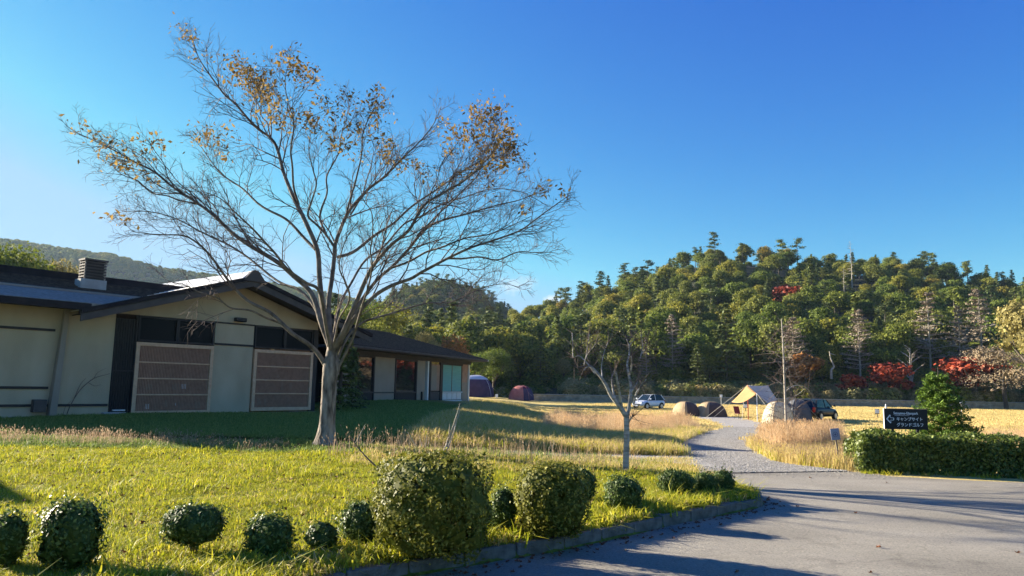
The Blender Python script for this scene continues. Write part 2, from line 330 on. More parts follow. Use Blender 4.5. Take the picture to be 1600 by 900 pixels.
# ------------------------------------------------------------------ ground sheet
def lines(segs):
    o = []
    for a, b, st in segs: o += list(np.arange(a, b-1e-6, st))
    return np.array(o+[segs[-1][1]])
gx = lines([(-1240,-600,160),(-600,-120,60),(-120,-30,6),(-30,-5,.6),(-5,4.3,.07),(4.3,30,.6),(30,120,6),(120,600,60),(600,960,180)])
gy = lines([(-40,0,4),(0,4.5,.5),(4.5,12.4,.07),(12.4,50,.6),(50,130,4),(130,600,40),(600,1500,300)])
X, Y = np.meshgrid(gx, gy); Z = H(X, Y); nx, ny = len(gx), len(gy)
idx = np.arange(nx*ny).reshape(ny, nx)
gf = np.stack([idx[:-1, :-1], idx[:-1, 1:], idx[1:, 1:], idx[1:, :-1]], -1).reshape(-1, 4)
def ground_mat():
    m = bpy.data.materials.new('meadow_ground'); m.use_nodes = True; t = m.node_tree; L = t.links.new; b = t.nodes['Principled BSDF']
    b.inputs['Roughness'].default_value = .95; b.inputs['Specular IOR Level'].default_value = .1
    tcn = NN(t, 'ShaderNodeTexCoord')
    def nz(s, d=5):
        n = NN(t, 'ShaderNodeTexNoise'); n.inputs['Scale'].default_value = s; n.inputs['Detail'].default_value = d; L(tcn.outputs['Object'], n.inputs['Vector']); return n.outputs[0]
    def mxc(f, A, B):
        x = NN(t, 'ShaderNodeMix', data_type='RGBA'); L(f, x.inputs['Factor'])
        for k, c in (('A', A), ('B', B)):
            if isinstance(c, tuple): x.inputs[k].default_value = (*c, 1)
            else: L(c, x.inputs[k])
        return x.outputs['Result']
    def rng_(s, a, b_):
        r = NN(t, 'ShaderNodeMapRange'); r.inputs['From Min'].default_value = a; r.inputs['From Max'].default_value = b_; L(s, r.inputs[0]); return r.outputs[0]
    at = NN(t, 'ShaderNodeAttribute', attribute_name='dry')
    green = mxc(rng_(nz(9), .35, .65), (.075, .10, .018), (.19, .20, .04))
    gold = mxc(rng_(nz(3), .35, .65), (.44, .34, .11), (.68, .53, .20))
    gold = mxc(rng_(nz(.12, 3), .48, .68), gold, (.30, .25, .06))
    g = mxc(at.outputs['Fac'], green, gold)
    L(g, b.inputs['Base Color'])
    bp = NN(t, 'ShaderNodeBump'); bp.inputs['Strength'].default_value = .7; bp.inputs['Distance'].default_value = .05; L(nz(25, 6), bp.inputs['Height']); L(bp.outputs[0], b.inputs['Normal'])
    return m
me = np_mesh('ground', np.stack([X, Y, Z], -1).reshape(-1, 3), gf, ground_mat(), smooth=True)
def dryf(x, y):
    n = .35*np.sin(x*.31+1)*np.sin(y*.23)+.25*np.sin(x*.9+y*.4)
    lawn = 1-ss(-1.5, 3, x-.12*(y-16).clip(0, 40)+n*2)
    return np.clip(1-lawn*(1-ss(46, 62, y))-(1-ss(14, 18, y))*(x < 4)*1.0+.15*n*ss(20, 30, y), 0, 1)
a = me.attributes.new('dry', 'FLOAT', 'POINT'); a.data.foreach_set('value', dryf(X, Y).astype(np.float32).ravel())
tag(link_mesh('ground', me), kind='structure')

# asphalt yard: one flat sheet up to the kerb, the hedge foot and the mouth of the gravel path
as_pts = [tuple(p) for p in KERB]+[(3.62,12.4),(3.95,13.2),(4.1,14.2),(4.3,15.3),(5.2,16.2),(6.0,16.6),(6.6,16.3),(6.95,15.6),(7.5,14.75),(8.5,14.35),(9.6,14.1),(12,13.6),(20,12.5),(60,11),(60,-30),(-8.5,-30)]
me = bpy.data.meshes.new('asphalt_yard'); me.from_pydata([(x, y, .006) for x, y in as_pts], [], [tuple(range(len(as_pts)-1, -1, -1))]); me.materials.append(M['asphalt']); me.update()
tag(link_mesh('asphalt_yard', me), kind='structure')
# gravel path
def strip(name, Lp, Rp, m, off=.022, nseg=10, n=12):
    Lc, Rc = crom(Lp, n), crom(Rp, n); k = min(len(Lc), len(Rc)); V = []
    for i in range(k):
        for j in range(nseg+1):
            q = Lc[i]*(1-j/nseg)+Rc[i]*(j/nseg); V.append((q[0], q[1], 0))
    V = np.array(V); V[:, 2] = H(V[:, 0], V[:, 1])+off
    e = nseg+1; Fc = [(i*e+j, i*e+j+1, (i+1)*e+j+1, (i+1)*e+j) for i in range(k-1) for j in range(nseg)]
    o = link_mesh(name, np_mesh(name, V, Fc, m, smooth=True)); tag(o, kind='structure'); return o
def g2(u, v): return tuple(G(u, v)[:2])
PL = [(3.7,14.6), g2(1075,716), g2(1047,703), g2(1062,689), g2(1088,679), g2(1125,670), g2(1128,665), g2(1105,657), g2(1080,650)]
PR = [(7.0,15.5), g2(1222,724), g2(1192,712), g2(1172,698), g2(1178,682), g2(1192,670), g2(1192,662), g2(1160,654), g2(1100,646.5)]
strip('gravel_path', PL, PR, M['gravel'], .02)
strip('gravel_side_strip', [g2(790,705), g2(880,704), g2(960,706), g2(1050,706)], [g2(790,712), g2(880,714), g2(960,717), (4.4,15.6)], M['gravel'], .026, 6)
PLc, PRc = crom(PL, 6), crom(PR, 6)
def on_path(x, y):
    x = np.asarray(x, float); y = np.asarray(y, float)
    poly = np.concatenate([PLc, PRc[::-1]]); ins = np.zeros(x.shape, bool)
    j = len(poly)-1
    for i in range(len(poly)):
        xi, yi = poly[i]; xj, yj = poly[j]
        c = ((yi > y) != (yj > y)) & (x < (xj-xi)*(y-yi)/(yj-yi+1e-12)+xi); ins ^= c; j = i
    return ins
# kerb of single concrete blocks
kr = empty('kerb'); tag(kr, kind='structure')
kc = KERB; seg = np.hypot(*np.diff(kc, axis=0).T); cum = np.concatenate([[0], np.cumsum(seg)])
bl = MB().box(-.295, .295, 0, .15, -.06, .135).build('kerb_block', M['kerb'], kr, bevel=.018)
s = cum[-1]-.3; first = True
while s > 4.5:
    x = np.interp(s, cum, kc[:, 0]); y = np.interp(s, cum, kc[:, 1])
    x2 = np.interp(s+.2, cum, kc[:, 0]); y2 = np.interp(s+.2, cum, kc[:, 1]); x1 = np.interp(s-.2, cum, kc[:, 0]); y1 = np.interp(s-.2, cum, kc[:, 1])
    b = bl if first else bl.copy()
    if not first: COL.objects.link(b); b.parent = kr
    first = False
    b.location = (x, y, rnd.uniform(-.014, .008)); b.rotation_euler = (rnd.uniform(-.05, .05), rnd.uniform(-.02, .02), math.atan2(y2-y1, x2-x1)+rnd.uniform(-.012, .012))
    s -= .605
# ------------------------------------------------------------------ hills
rx = [-900,-300,-160,-100,-61,-37,-9,9.4,16.4,23.4,32.7,41,49,60.8,73.6,88.8,103,117,140,152,164,178,199,234,330,600]
rz_ = [8,10,14,16,17,18,21,23,24,26,30,34,37,41,46,45,46,43,42,42,40,37,36,32,24,10]
def HH(x, y):
    xs = np.asarray(x)*270/np.maximum(np.asarray(y), 200)
    foot = 122+8*(1-ss(-5, 30, x))
    t = (np.asarray(y)-foot)/(270-foot)
    r = np.interp(xs, rx, rz_)
    h = r*np.clip(t, 0, 1)**1.15*(1-.0*t)-r*.6*ss(1.0, 2.2, t)
    return -.5+1.25*ss(112.5, 114, y)*ss(2, 6, x)+.9*ss(115, 124, y)+h+1.6*np.sin(x*.11+2)*np.sin(y*.09)*ss(.1, .4, t)
hx = np.concatenate([np.arange(-420, -60, 20), np.arange(-60, 200, 4.), np.arange(200, 520, 20)]); hy = np.concatenate([np.arange(112.6, 130, 1.5), np.arange(130, 300, 5.), np.arange(300, 470, 20)])
def hillmesh(name, hx, hy, f, m):
    X, Y = np.meshgrid(hx, hy); Z = f(X, Y); i = np.arange(X.size).reshape(X.shape)
    fc = np.stack([i[:-1, :-1], i[:-1, 1:], i[1:, 1:], i[1:, :-1]], -1).reshape(-1, 4)
    o = link_mesh(name, np_mesh(name, np.stack([X, Y, Z], -1).reshape(-1, 3), fc, m, smooth=True)); tag(o, kind='structure')
hillmesh('wooded_hillside', hx, hy, HH, M['hill'])
def HD(x, y): return 62*np.exp(-((x+45)**2)/(2*52**2)-((y-480)**2)/(2*70**2))-1
hillmesh('far_hill', np.arange(-260, 170, 12.), np.arange(340, 640, 12.), HD, M['hill'])
mxx = [-3000,-1500,-780,-676,-554,-493,-433,-364,-303,-242,-173,-87,0,170,400,900]; mzz = [90,165,180,178,168,150,138,130,127,118,104,86,62,42,30,20]
def HM(x, y): return np.interp(np.asarray(x)*1000/np.maximum(y, 700), mxx, mzz)*(ss(600, 1000, y))*(1-.5*ss(1000, 1500, y))+5*np.sin(x*.02)*np.sin(y*.017)*ss(700, 900, y)-2
hillmesh('distant_mountain', np.arange(-1500, 500, 40.), np.arange(600, 1500, 40.), HM, M['hill'])
# ------------------------------------------------------------------ community hall (front gabled block and left wing)
BA = math.atan2(.787, .617)
B = empty('community_hall', (-13.274, 26.192, 0), BA)
tag(B, 'low beige walled hall with a dark gabled roof and two wooden lattice screens', 'building')
# local axes: x along the facade (away from the camera to the right), -y towards the lawn
def part(name, m, *b, bevel=.0, parent=None): return boxo(name, m, parent or B, *b, bevel=bevel)
part('foundation', M['concrete'], -6.3, 7.85, -.12, .3, -.3, .42, bevel=.01)
part('sill', M['concrete'], -.1, 7.95, -.34, -.12, .2, .36, bevel=.01)
part('sill', M['concrete'], -1.0, -.25, -.3, -.12, .2, .52, bevel=.01)
# walls
part('wall', M['wall'], -6.2, -.74, 0, .2, .42, 4.15)
part('wall', M['wall'], 2.98, 4.66, -.02, .2, .42, 3.90)
g = MB(); g.prism([(-.7, 3.92), (7.8, 3.92), (7.8, 4.22), (3.85, 5.45), (-.7, 4.05)], -.01, .2); g.build('gable_wall', M['wall'], B)
part('side_wall', M['wall'], 7.6, 7.8, .2, 8, .0, 3.8)
part('end_wall', M['wall'], -6.2, -6.0, .2, 6.4, .0, 4.4)
part('rear_wall', M['wall'], -6.0, 7.6, 7.8, 8, .0, 3.9)
# rails on the walls
for z, x0, x1 in ((3.18, -6.1, -2.62), (1.32, -6.1, -2.66), (.76, -6.2, -.78)):
    part('rail', M['timber'], x0, x1, -.045, 0, z-.04, z+.04)
part('rail', M['timber'], 2.98, 4.66, -.055, -.02, 3.02, 3.10)
part('rail', M['timber'], 2.98, 4.66, -.055, -.02, 3.86, 3.92)
p = MB(); p.add([(-2.66,-.3,.25),(-2.44,-.3,.25),(-2.44,0,.25),(-2.66,0,.25),(-2.42,-.16,4.0),(-2.28,-.16,4.0),(-2.28,0,4.0),(-2.42,0,4.0)],
    [(0,3,2,1),(4,5,6,7),(0,1,5,4),(1,2,6,5),(2,3,7,6),(3,0,4,7)]); p.build('leaning_post', M['wall2'], B, bevel=.012)
part('meter_box', M['fascia'], -3.1, -2.72, -.22, 0, .55, .95, bevel=.015)
# dark slatted bay
part('slat_backing', M['timber'], -.74, -.02, .02, .12, .42, 3.75)
slat = boxo('slat', M['timber'], B, -.015, .015, -.03, .02, .5, 3.72)
slat.location = (-.70, 0, 0)
for i in range(1, 9):
    c = slat.copy(); COL.objects.link(c); c.parent = B; c.location = (-.70+i*.083, 0, 0)
part('slat_rail', M['timber'], -.74, -.02, -.05, -.03, 1.9, 1.96); part('corner_post', M['timber'], -.04, .0, -.08, .1, .42, 3.9)
part('vent', M['white'], -.62, -.22, -.14, -.03, .56, .60)
# lattice screens
def screen(x0, x1, z0, z1, sd):
    e = part('screen_frame', M['pale_timber'], x0, x0+.13, -.1, 0, z0, z1, bevel=.006)
    part('stile', M['pale_timber'], x1-.13, x1, -.1, 0, z0, z1, bevel=.006, parent=e)
    part('top_rail', M['pale_timber'], x0+.13, x1-.13, -.097, 0, z1-.13, z1, bevel=.006, parent=e)
    part('bottom_rail', M['pale_timber'], x0+.13, x1-.13, -.097, 0, z0, z0+.14, bevel=.006, parent=e)
    part('backing_board', M['screen'], x0+.13, x1-.13, -.02, 0, z0+.14, z1-.13, parent=e)
    a, b = z0+.14, z1-.13
    for k in range(1, 4): part('cross_rail', M['pale_timber'], x0+.13, x1-.13, -.085, -.03, a+(b-a)*k/4-.022, a+(b-a)*k/4+.022, parent=e)
    r_ = random.Random(sd); m = MB(); n = int((x1-x0-.26)/.055)
    for i in range(n):
        x = x0+.14+i*.055
        m.box(x, x+.022, -.055, -.03, a, b)
    o = m.build('lattice', M['lattice'], e); o['kind'] = 'stuff'
    for i in range(9):
        x = r_.uniform(x0+.2, x1-.4); z = a+r_.choice([0, 0, .57, .6, 1.15])+r_.uniform(.02, .2)
        w = r_.uniform(.05, .22); part('paper_patch', M['wall2'] if (i % 3 or sd == 2) else M['white'], x, x+w, -.029+i*.0008, -.0205, z, z+r_.uniform(.08, .3), parent=e)
screen(0, 2.94, .40, 2.96, 1); screen(4.70, 7.56, .48, 2.94, 2)
for x in (.75, 5.0):
    pass
# clerestory windows
for x0, x1 in ((.06, 1.5), (1.5, 2.95), (4.72, 6.15), (6.15, 7.55)):
    w = part('window', M['timber'], x0, x1, -.03, .12, 3.0, 3.06)
    part('window_head', M['timber'], x0, x1, -.03, .12, 3.84, 3.90, parent=w)
    part('mullion', M['timber'], x0, x0+.06, -.03, .12, 3.06, 3.84, parent=w); part('mullion', M['timber'], x1-.06, x1-.003, -.028, .12, 3.06, 3.84, parent=w)
    part('pane', M['glass'], x0+.06, x1-.06, .05, .06, 3.06, 3.84, parent=w)
part('corner_post', M['timber'], 7.58, 7.8, -.06, .2, .3, 3.92)
vn = empty('bare_vine', (-1.95, -.03, .5)); vn.parent = None; vn.matrix_world = Matrix.Translation((-13.274, 26.192, 0)) @ Matrix.Rotation(BA, 4, 'Z') @ Matrix.Translation((-2.05, -.04, .5)); tag(vn, 'bare vine arching up the beige wall right of the leaning post', 'vine')
for q, r0 in (([(0,0,-.1),(.1,0,.25),(.35,0,.75),(.75,-.01,1.15),(1.25,-.01,1.32)], .016), ([(.18,0,.45),(.35,0,.95),(.5,0,1.15)], .009), ([(.6,0,1.0),(.8,0,.9),(1.0,0,.95)], .008), ([(.75,-.01,1.15),(.85,-.01,1.35),(1.1,-.01,1.5)], .007), ([(-.1,0,-.1),(-.05,0,.2),(.1,0,.4)], .008)):
    V, Fc = tubes_np([(crom(q, 4), np.linspace(r0, r0*.4, 4*(len(q)-1)+1))], 4); link_mesh('stem', np_mesh('stem', V, Fc, M['twig']), vn)
part('wall_lamp', M['black'], 3.72, 4.2, -.22, -.02, 3.98, 4.14, bevel=.03)
# roofs
def roof(name, q, th, m, parent=B): return MB().slab(q, th).build(name, m, parent)
def courses(name, q, n, th, m, parent=B):
    """roof plane laid in n overlapping courses; q = eave0, eave1, ridge1, ridge0"""
    q = [np.array(p, float) for p in q]; mb = MB(); nrm = np.cross(q[1]-q[0], q[3]-q[0]); nrm /= np.linalg.norm(nrm); nrm = nrm if nrm[2] > 0 else -nrm
    for k in range(n):
        a, b = k/n, (k+1.05)/n
        A, Bq, Cq, D = q[0]*(1-a)+q[3]*a, q[1]*(1-a)+q[2]*a, q[1]*(1-b)+q[2]*b, q[0]*(1-b)+q[3]*b
        up = nrm*.03
        mb.slab([A+up, Bq+up, Cq, D], .028)
    o = mb.build(name, m, parent); o['kind'] = 'stuff'; return o
# left wing: metal eave band, shingled slope, dark ridge box
sl_ = .325
def wz(y): return 4.08+sl_*(y+1.0)
roof('eave_band', [(-6.8,-1.02,wz(-1)), (-1.55,-1.02,wz(-1)), (.1,.42,wz(.42)), (-6.8,.42,wz(.42))], .09, M['roof_metal'])
roof('band_flashing', [(-6.8,.40,wz(.42)+.05), (.5,.40,wz(.42)+.05), (.5,.52,wz(.52)+.05), (-6.8,.52,wz(.52)+.05)], .05, M['wall2'])
courses('roof_shingles', [(-6.8,.45,wz(.45)), (3.85,.45,wz(.45)), (3.85,2.4,wz(2.4)), (-6.8,2.4,wz(2.4))], 9, .03, M['shingle'])
part('roof_deck', M['timber'], -6.6, 2.5, .1, 4.0, 3.9, 4.1)
part('ridge_box', M['ridge'], -6.8, 3.6, 2.4, 3.3, 4.8, 5.44, bevel=.02)
courses('roof_shingles', [(3.85,6.6,wz(-1.2)), (-6.8,6.6,wz(-1.2)), (-6.8,3.3,wz(2.3)), (3.85,3.3,wz(2.3))], 10, .03, M['shingle'])
part('fascia', M['ridge'], -6.8, -2.0, -1.06, -1.03, 3.84, 4.06)
part('soffit', M['timber'], -6.8, -2.1, -1.02, 0.0, 3.90, 3.95)
# gabled roof
ax, az = 3.85, 5.66; gs = .302
def gz_(x): return az-gs*abs(x-ax)
xl, xr = -2.25, 9.95
courses('roof_sheets', [(xl,-.98,gz_(xl)), (xl,8.4,gz_(xl)), (ax,8.4,az), (ax,-.98,az)], 16, .03, M['roof_bright'])
courses('roof_shingles', [(xr,-.98,gz_(xr)), (xr,8.4,gz_(xr)), (ax,8.4,az), (ax,-.98,az)], 16, .03, M['shingle'])
def barge(xa, xb, y0, y1, dz0, dz1, name, m):
    g = MB(); g.prism([(xa, gz_(xa)+dz0), (xb, gz_(xb)+dz0), (xb, gz_(xb)+dz1), (xa, gz_(xa)+dz1)], y0, y1); return g.build(name, m, B, bevel=.008)
for a, b in ((xl-.04, ax), (ax, xr+.04)):
    barge(a, b, -1.05, -.99, -.34, -.09, 'barge_board', M['fascia'])
    barge(a, b, -1.10, -.84, -.08, .075, 'verge_cap', M['ridge'])
roof('ceiling_board', [(xl+.1,-.97,gz_(xl+.1)-.12), (xl+.1,0,gz_(xl+.1)-.12), (ax,0,az-.12), (ax,-.97,az-.12)], .03, M['timber'])
roof('ceiling_board', [(xr-.1,-.97,gz_(xr-.1)-.12), (xr-.1,0,gz_(xr-.1)-.12), (ax,0,az-.12), (ax,-.97,az-.12)], .03, M['timber'])
g = MB(); g.prism([(ax-.50, az-.16), (ax+.54, az-.17), (ax+.15, az+.29), (ax-.07, az+.29)], -1.12, -.98); g.build('ridge_end_tile', M['fascia'], B, bevel=.02)
g = MB(); g.prism([(ax-.62, az-.20), (ax+.50, az-.16), (ax+.14, az+.26), (ax-.08, az+.26)], -.975, 8.3); g.build('ridge_housing', M['roof_bright'], B)
# chimney with louvres
ch = MB().box(-1.55, -.68, 1.1, 1.62, 4.3, 5.13).build('chimney', M['concrete'], B, bevel=.01)
part('chimney_core', M['timber'], -1.38, -.78, 1.2, 1.54, 5.13, 5.78, parent=ch)
for k in range(6): part('louvre', M['fascia'], -1.45, -.71, 1.13, 1.60, 5.20+k*.105, 5.245+k*.105, parent=ch)
part('chimney_cap', M['fascia'], -1.48, -.68, 1.10, 1.63, 5.80, 5.86, parent=ch)
for x, y in ((-1.44, 1.14), (-.76, 1.14), (-1.44, 1.55), (-.76, 1.55)): part('louvre_post', M['roof_metal'], x, x+.04, y, y+.04, 5.13, 5.80, parent=ch)

# unseen shed added left of the frame to cast a shadow on the lawn
S = empty('shadow_shed', (-20.2, 16.0, 0), rad(-24)); tag(S, 'small unseen gabled shed added left of the hall for its shadow', 'shed')
boxo('wall', M['wall'], S, -2, 2, -1.6, 1.6, 0, 3.1)
for sy in (-1, 1): MB().slab([(-2.3, sy*2.0, 2.95), (2.3, sy*2.0, 2.95), (2.3, 0, 4.6), (-2.3, 0, 4.6)], .1).build('roof', M['ridge'], S)

# ------------------------------------------------------------------ rear wing with the hipped roof
B2 = empty('rear_wing', (-7.656, 45.477, 0), math.atan2(.945, .327))
tag(B2, 'far grey wing with a dark hipped shingle roof and a window with a teal blind', 'building')
def p2(name, m, *b, bevel=0., parent=None): return boxo(name, m, parent or B2, *b, bevel=bevel)
Z0, ZT = .2, 3.28
p2('plinth', M['concrete'], -6, 13.5, -.1, .2, .0, .5)
p2('wall', M['wall2'], -6, -3.45, 0, .2, .5, ZT)
p2('wall', M['wall2'], -1.36, 1.24, 0, .2, .5, ZT); p2('wall', M['wall2'], 4.3, 5.6, 0, .2, .5, ZT)
p2('end_wall', M['wall2'], 13.2, 13.4, .2, 9, .2, ZT); p2('back_wall', M['wall2'], -6, 13.4, 9, 9.2, .2, ZT)
p2('rail', M['fascia'], -1.36, 1.24, -.04, 0, 1.10, 1.18)
def window2(x0, x1, zs, gl, low=True):
    w = p2('window', M['timber'], x0, x0+.12, -.06, .1, .5, ZT)
    p2('stile', M['timber'], x1-.12, x1, -.06, .1, .5, ZT, parent=w); p2('head', M['timber'], x0+.12, x1-.12, -.058, .1, ZT-.1, ZT, parent=w)
    p2('sill', M['fascia'], x0+.12, x1-.12, -.09, .1, zs-.08, zs, parent=w)
    p2('pane', gl, x0+.12, x1-.12, .03, .04, zs, ZT-.1, parent=w)
    p2('lower_panel', M['timber'], x0+.12, x1-.12, 0, .06, .5, zs-.08, parent=w)
    return w
window2(-3.45, -1.36, 1.19, M['mirror_glass']); window2(1.24, 4.3, 1.19, M['mirror_glass'])
p2('post', M['white'], 5.78, 5.98, -.12, .08, .35, ZT); p2('downpipe', M['timber'], 5.0, 5.12, -.12, -.02, .4, 1.2)
d = p2('door', M['timber'], 6.3, 6.5, -.05, .1, .42, ZT)
p2('door_stile', M['timber'], 8.05, 8.35, -.05, .1, .42, ZT, parent=d); p2('pane', M['screen'], 6.5, 8.05, .02, .03, 1.25, 3.1, parent=d)
p2('notice', M['wall2'], 6.6, 7.5, .0, .018, 1.3, 3.0, parent=d); p2('lower_panel', M['fascia'], 6.5, 8.05, .01, .05, .42, 1.2, parent=d)
w = p2('window', M['timber'], 8.36, 8.46, -.05, .1, .42, ZT)
p2('head', M['timber'], 8.46, 12.1, -.05, .1, 3.12, ZT, parent=w)
p2('blind', M['teal'], 8.5, 12.0, .04, .06, 1.22, 3.12, parent=w); p2('mullion', M['wall2'], 10.2, 10.25, .0, .04, 1.22, 3.12, parent=w)
p2('sill', M['white'], 8.46, 12.1, -.06, .1, 1.12, 1.2, parent=w)
for k in range(4): p2('panel', M['white'], 8.5+k*.9, 9.32+k*.9, 0, .05, .62, 1.10, parent=w)
p2('bottom_rail', M['white'], 8.46, 12.1, -.03, .06, .42, .58, parent=w)
p2('corner_panel', M['wall2'], 12.1, 13.2, -.02, .1, .42, 1.9); p2('corner_panel', M['screen'], 12.12, 13.2, -.01, .1, 1.9, ZT); p2('corner_post', M['white'], 13.2, 13.4, -.1, .2, .3, ZT)
# hipped roof
ex0, ex1, ey0, ey1, ez, rz2 = -7, 14.2, -1.2, 10.4, 3.72, 5.5
ym = (ey0+ey1)/2; hy_ = (ey1-ey0)/2
courses('roof_shingles', [(ex0,ey0,ez), (ex1,ey0,ez), (ex1-hy_,ym,rz2), (ex0,ym,rz2)], 22, .03, M['shingle'], B2)
courses('roof_shingles', [(ex1,ey0,ez), (ex1,ey1,ez), (ex1-hy_,ym,rz2), (ex1-hy_,ym,rz2)], 22, .03, M['shingle'], B2)
courses('roof_shingles', [(ex1,ey1,ez), (ex0,ey1,ez), (ex0,ym,rz2), (ex1-hy_,ym,rz2)], 22, .03, M['shingle'], B2)
p2('gutter', M['fascia'], ex0, ex1, ey0-.1, ey0, ez-.16, ez-.03, bevel=.02); p2('gutter', M['white'], ex1, ex1+.1, ey0-.1, ey1, ez-.16, ez-.03, bevel=.02)
p2('soffit', M['timber'], ex0, ex1-.01, ey0+.01, ey1, ez-.2, ez-.06); p2('beam', M['timber'], -6, 13.4, -.2, 0, ZT-.01, ez-.2)
# dark link between the two blocks
LK = empty('link_corridor', (-11.5, 38, 0), math.atan2(.945, .327)); tag(LK, 'dark recessed corridor joining the gabled hall to the rear wing', 'building')
boxo('wall', M['timber'], LK, -7, 8, 0, 3, 0, 3.3); boxo('roof', M['ridge'], LK, -7.5, 8, -.6, 3.5, 3.3, 3.5)

# ------------------------------------------------------------------ the big tree
def tree_mesh_lines(limbs, rng, twig_fn): pass
ROOT_Y = 16.9
base = G(507, 695)
ROOT_Y = float(base[1])
KPX = 17.0
# limbs traced as (points in the photograph), start radius in m, drift in depth per metre along the limb
LIMBS = [
 ([(514,560),(487,541),(459,520),(424,493),(390,473),(365,444),(353,430),(329,403),(305,379),(283,367),(242,366),(205,362)], .075, -.25),
 ([(440,506),(412,494),(380,484),(350,474),(320,458),(290,446),(262,440)], .028, -.6),
 ([(516,545),(503,505),(487,460),(457,433),(433,411),(395,384),(367,364),(336,339),(305,318),(273,295),(242,267),(211,252),(180,236),(150,222),(122,208)], .095, .10),
 ([(305,318),(275,311),(248,304),(217,286),(186,268),(168,252)], .022, .4),
 ([(516,545),(500,463),(477,443),(450,417),(433,397),(410,377),(385,349),(366,329),(345,310),(320,300)], .07, -.5),
 ([(518,548),(503,470),(498,433),(495,393),(480,350),(467,320),(443,270),(427,224),(399,198),(370,162),(349,144),(314,98),(303,70),(296,56)], .10, .15),
 ([(493,390),(477,373),(450,347),(420,327),(379,298),(354,276),(329,252),(314,230),(298,212)], .045, .55),
 ([(467,320),(459,290),(455,247),(458,200),(452,162),(445,127),(452,98)], .032, -.4),
 ([(427,224),(415,190),(400,160),(392,130)], .02, .4),
 ([(519,545),(513,477),(518,433),(523,397),(525,380),(540,340),(553,320),(575,297),(600,277),(633,243),(655,222),(676,196),(690,166)], .095, .25),
 ([(524,388),(510,367),(483,340),(488,312),(493,287),(490,262),(482,235),(486,205)], .04, -.3),
 ([(510,367),(500,337),(510,303),(512,273),(527,243),(533,215),(541,186),(545,160)], .032, .35),
 ([(540,340),(553,290),(563,256),(565,220),(574,190),(590,160)], .03, -.35),
 ([(548,335),(571,300),(596,280),(612,262),(622,240)], .028, .6),
 ([(527,402),(553,393),(583,370),(613,350),(640,325),(672,304),(704,280),(736,260),(768,240),(782,215)], .05, .5),
 ([(521,548),(538,515),(556,473),(573,433),(587,410),(613,380),(640,358),(660,324),(696,300),(728,280),(756,254),(774,228),(765,195)], .085, -.25),
 ([(522,550),(546,510),(560,477),(587,440),(613,417),(640,387),(672,352),(728,336),(776,320),(812,312),(840,300)], .075, .15),
 ([(652,368),(690,330),(716,305),(745,275),(760,240)], .03, .5),
 ([(523,552),(552,500),(580,467),(607,450),(640,437),(660,424),(696,404),(735,388),(768,378),(812,360),(840,340),(868,320),(890,305)], .078, -.1),
 ([(696,404),(736,403),(776,404),(808,396),(836,393),(872,396)], .026, .35),
 ([(607,420),(640,408),(672,392),(704,380),(752,368),(792,356),(830,338)], .034, -.45),
 ([(523,556),(540,532),(560,509),(587,496),(627,484),(667,476),(704,471),(731,459),(763,448),(790,444),(815,450)], .042, .45),
 ([(731,459),(740,446),(750,436),(765,424)], .012, .2),
 ([(548,535),(560,500),(573,455),(581,413),(580,390),(583,367),(580,333),(567,312),(563,288)], .04, -.55),
 ([(520,545),(530,500),(545,470),(538,440),(531,412),(540,375),(560,345)], .035, -.65),
 ([(514,545),(495,490),(470,455),(440,440),(410,420),(380,400),(350,380),(318,362),(285,345),(250,335),(215,330),(178,332)], .05, .6),
 ([(519,545),(530,480),(550,440),(572,405),(600,385),(630,352),(655,340),(690,318),(730,306),(770,296),(815,300),(850,318)], .05, .75),
]
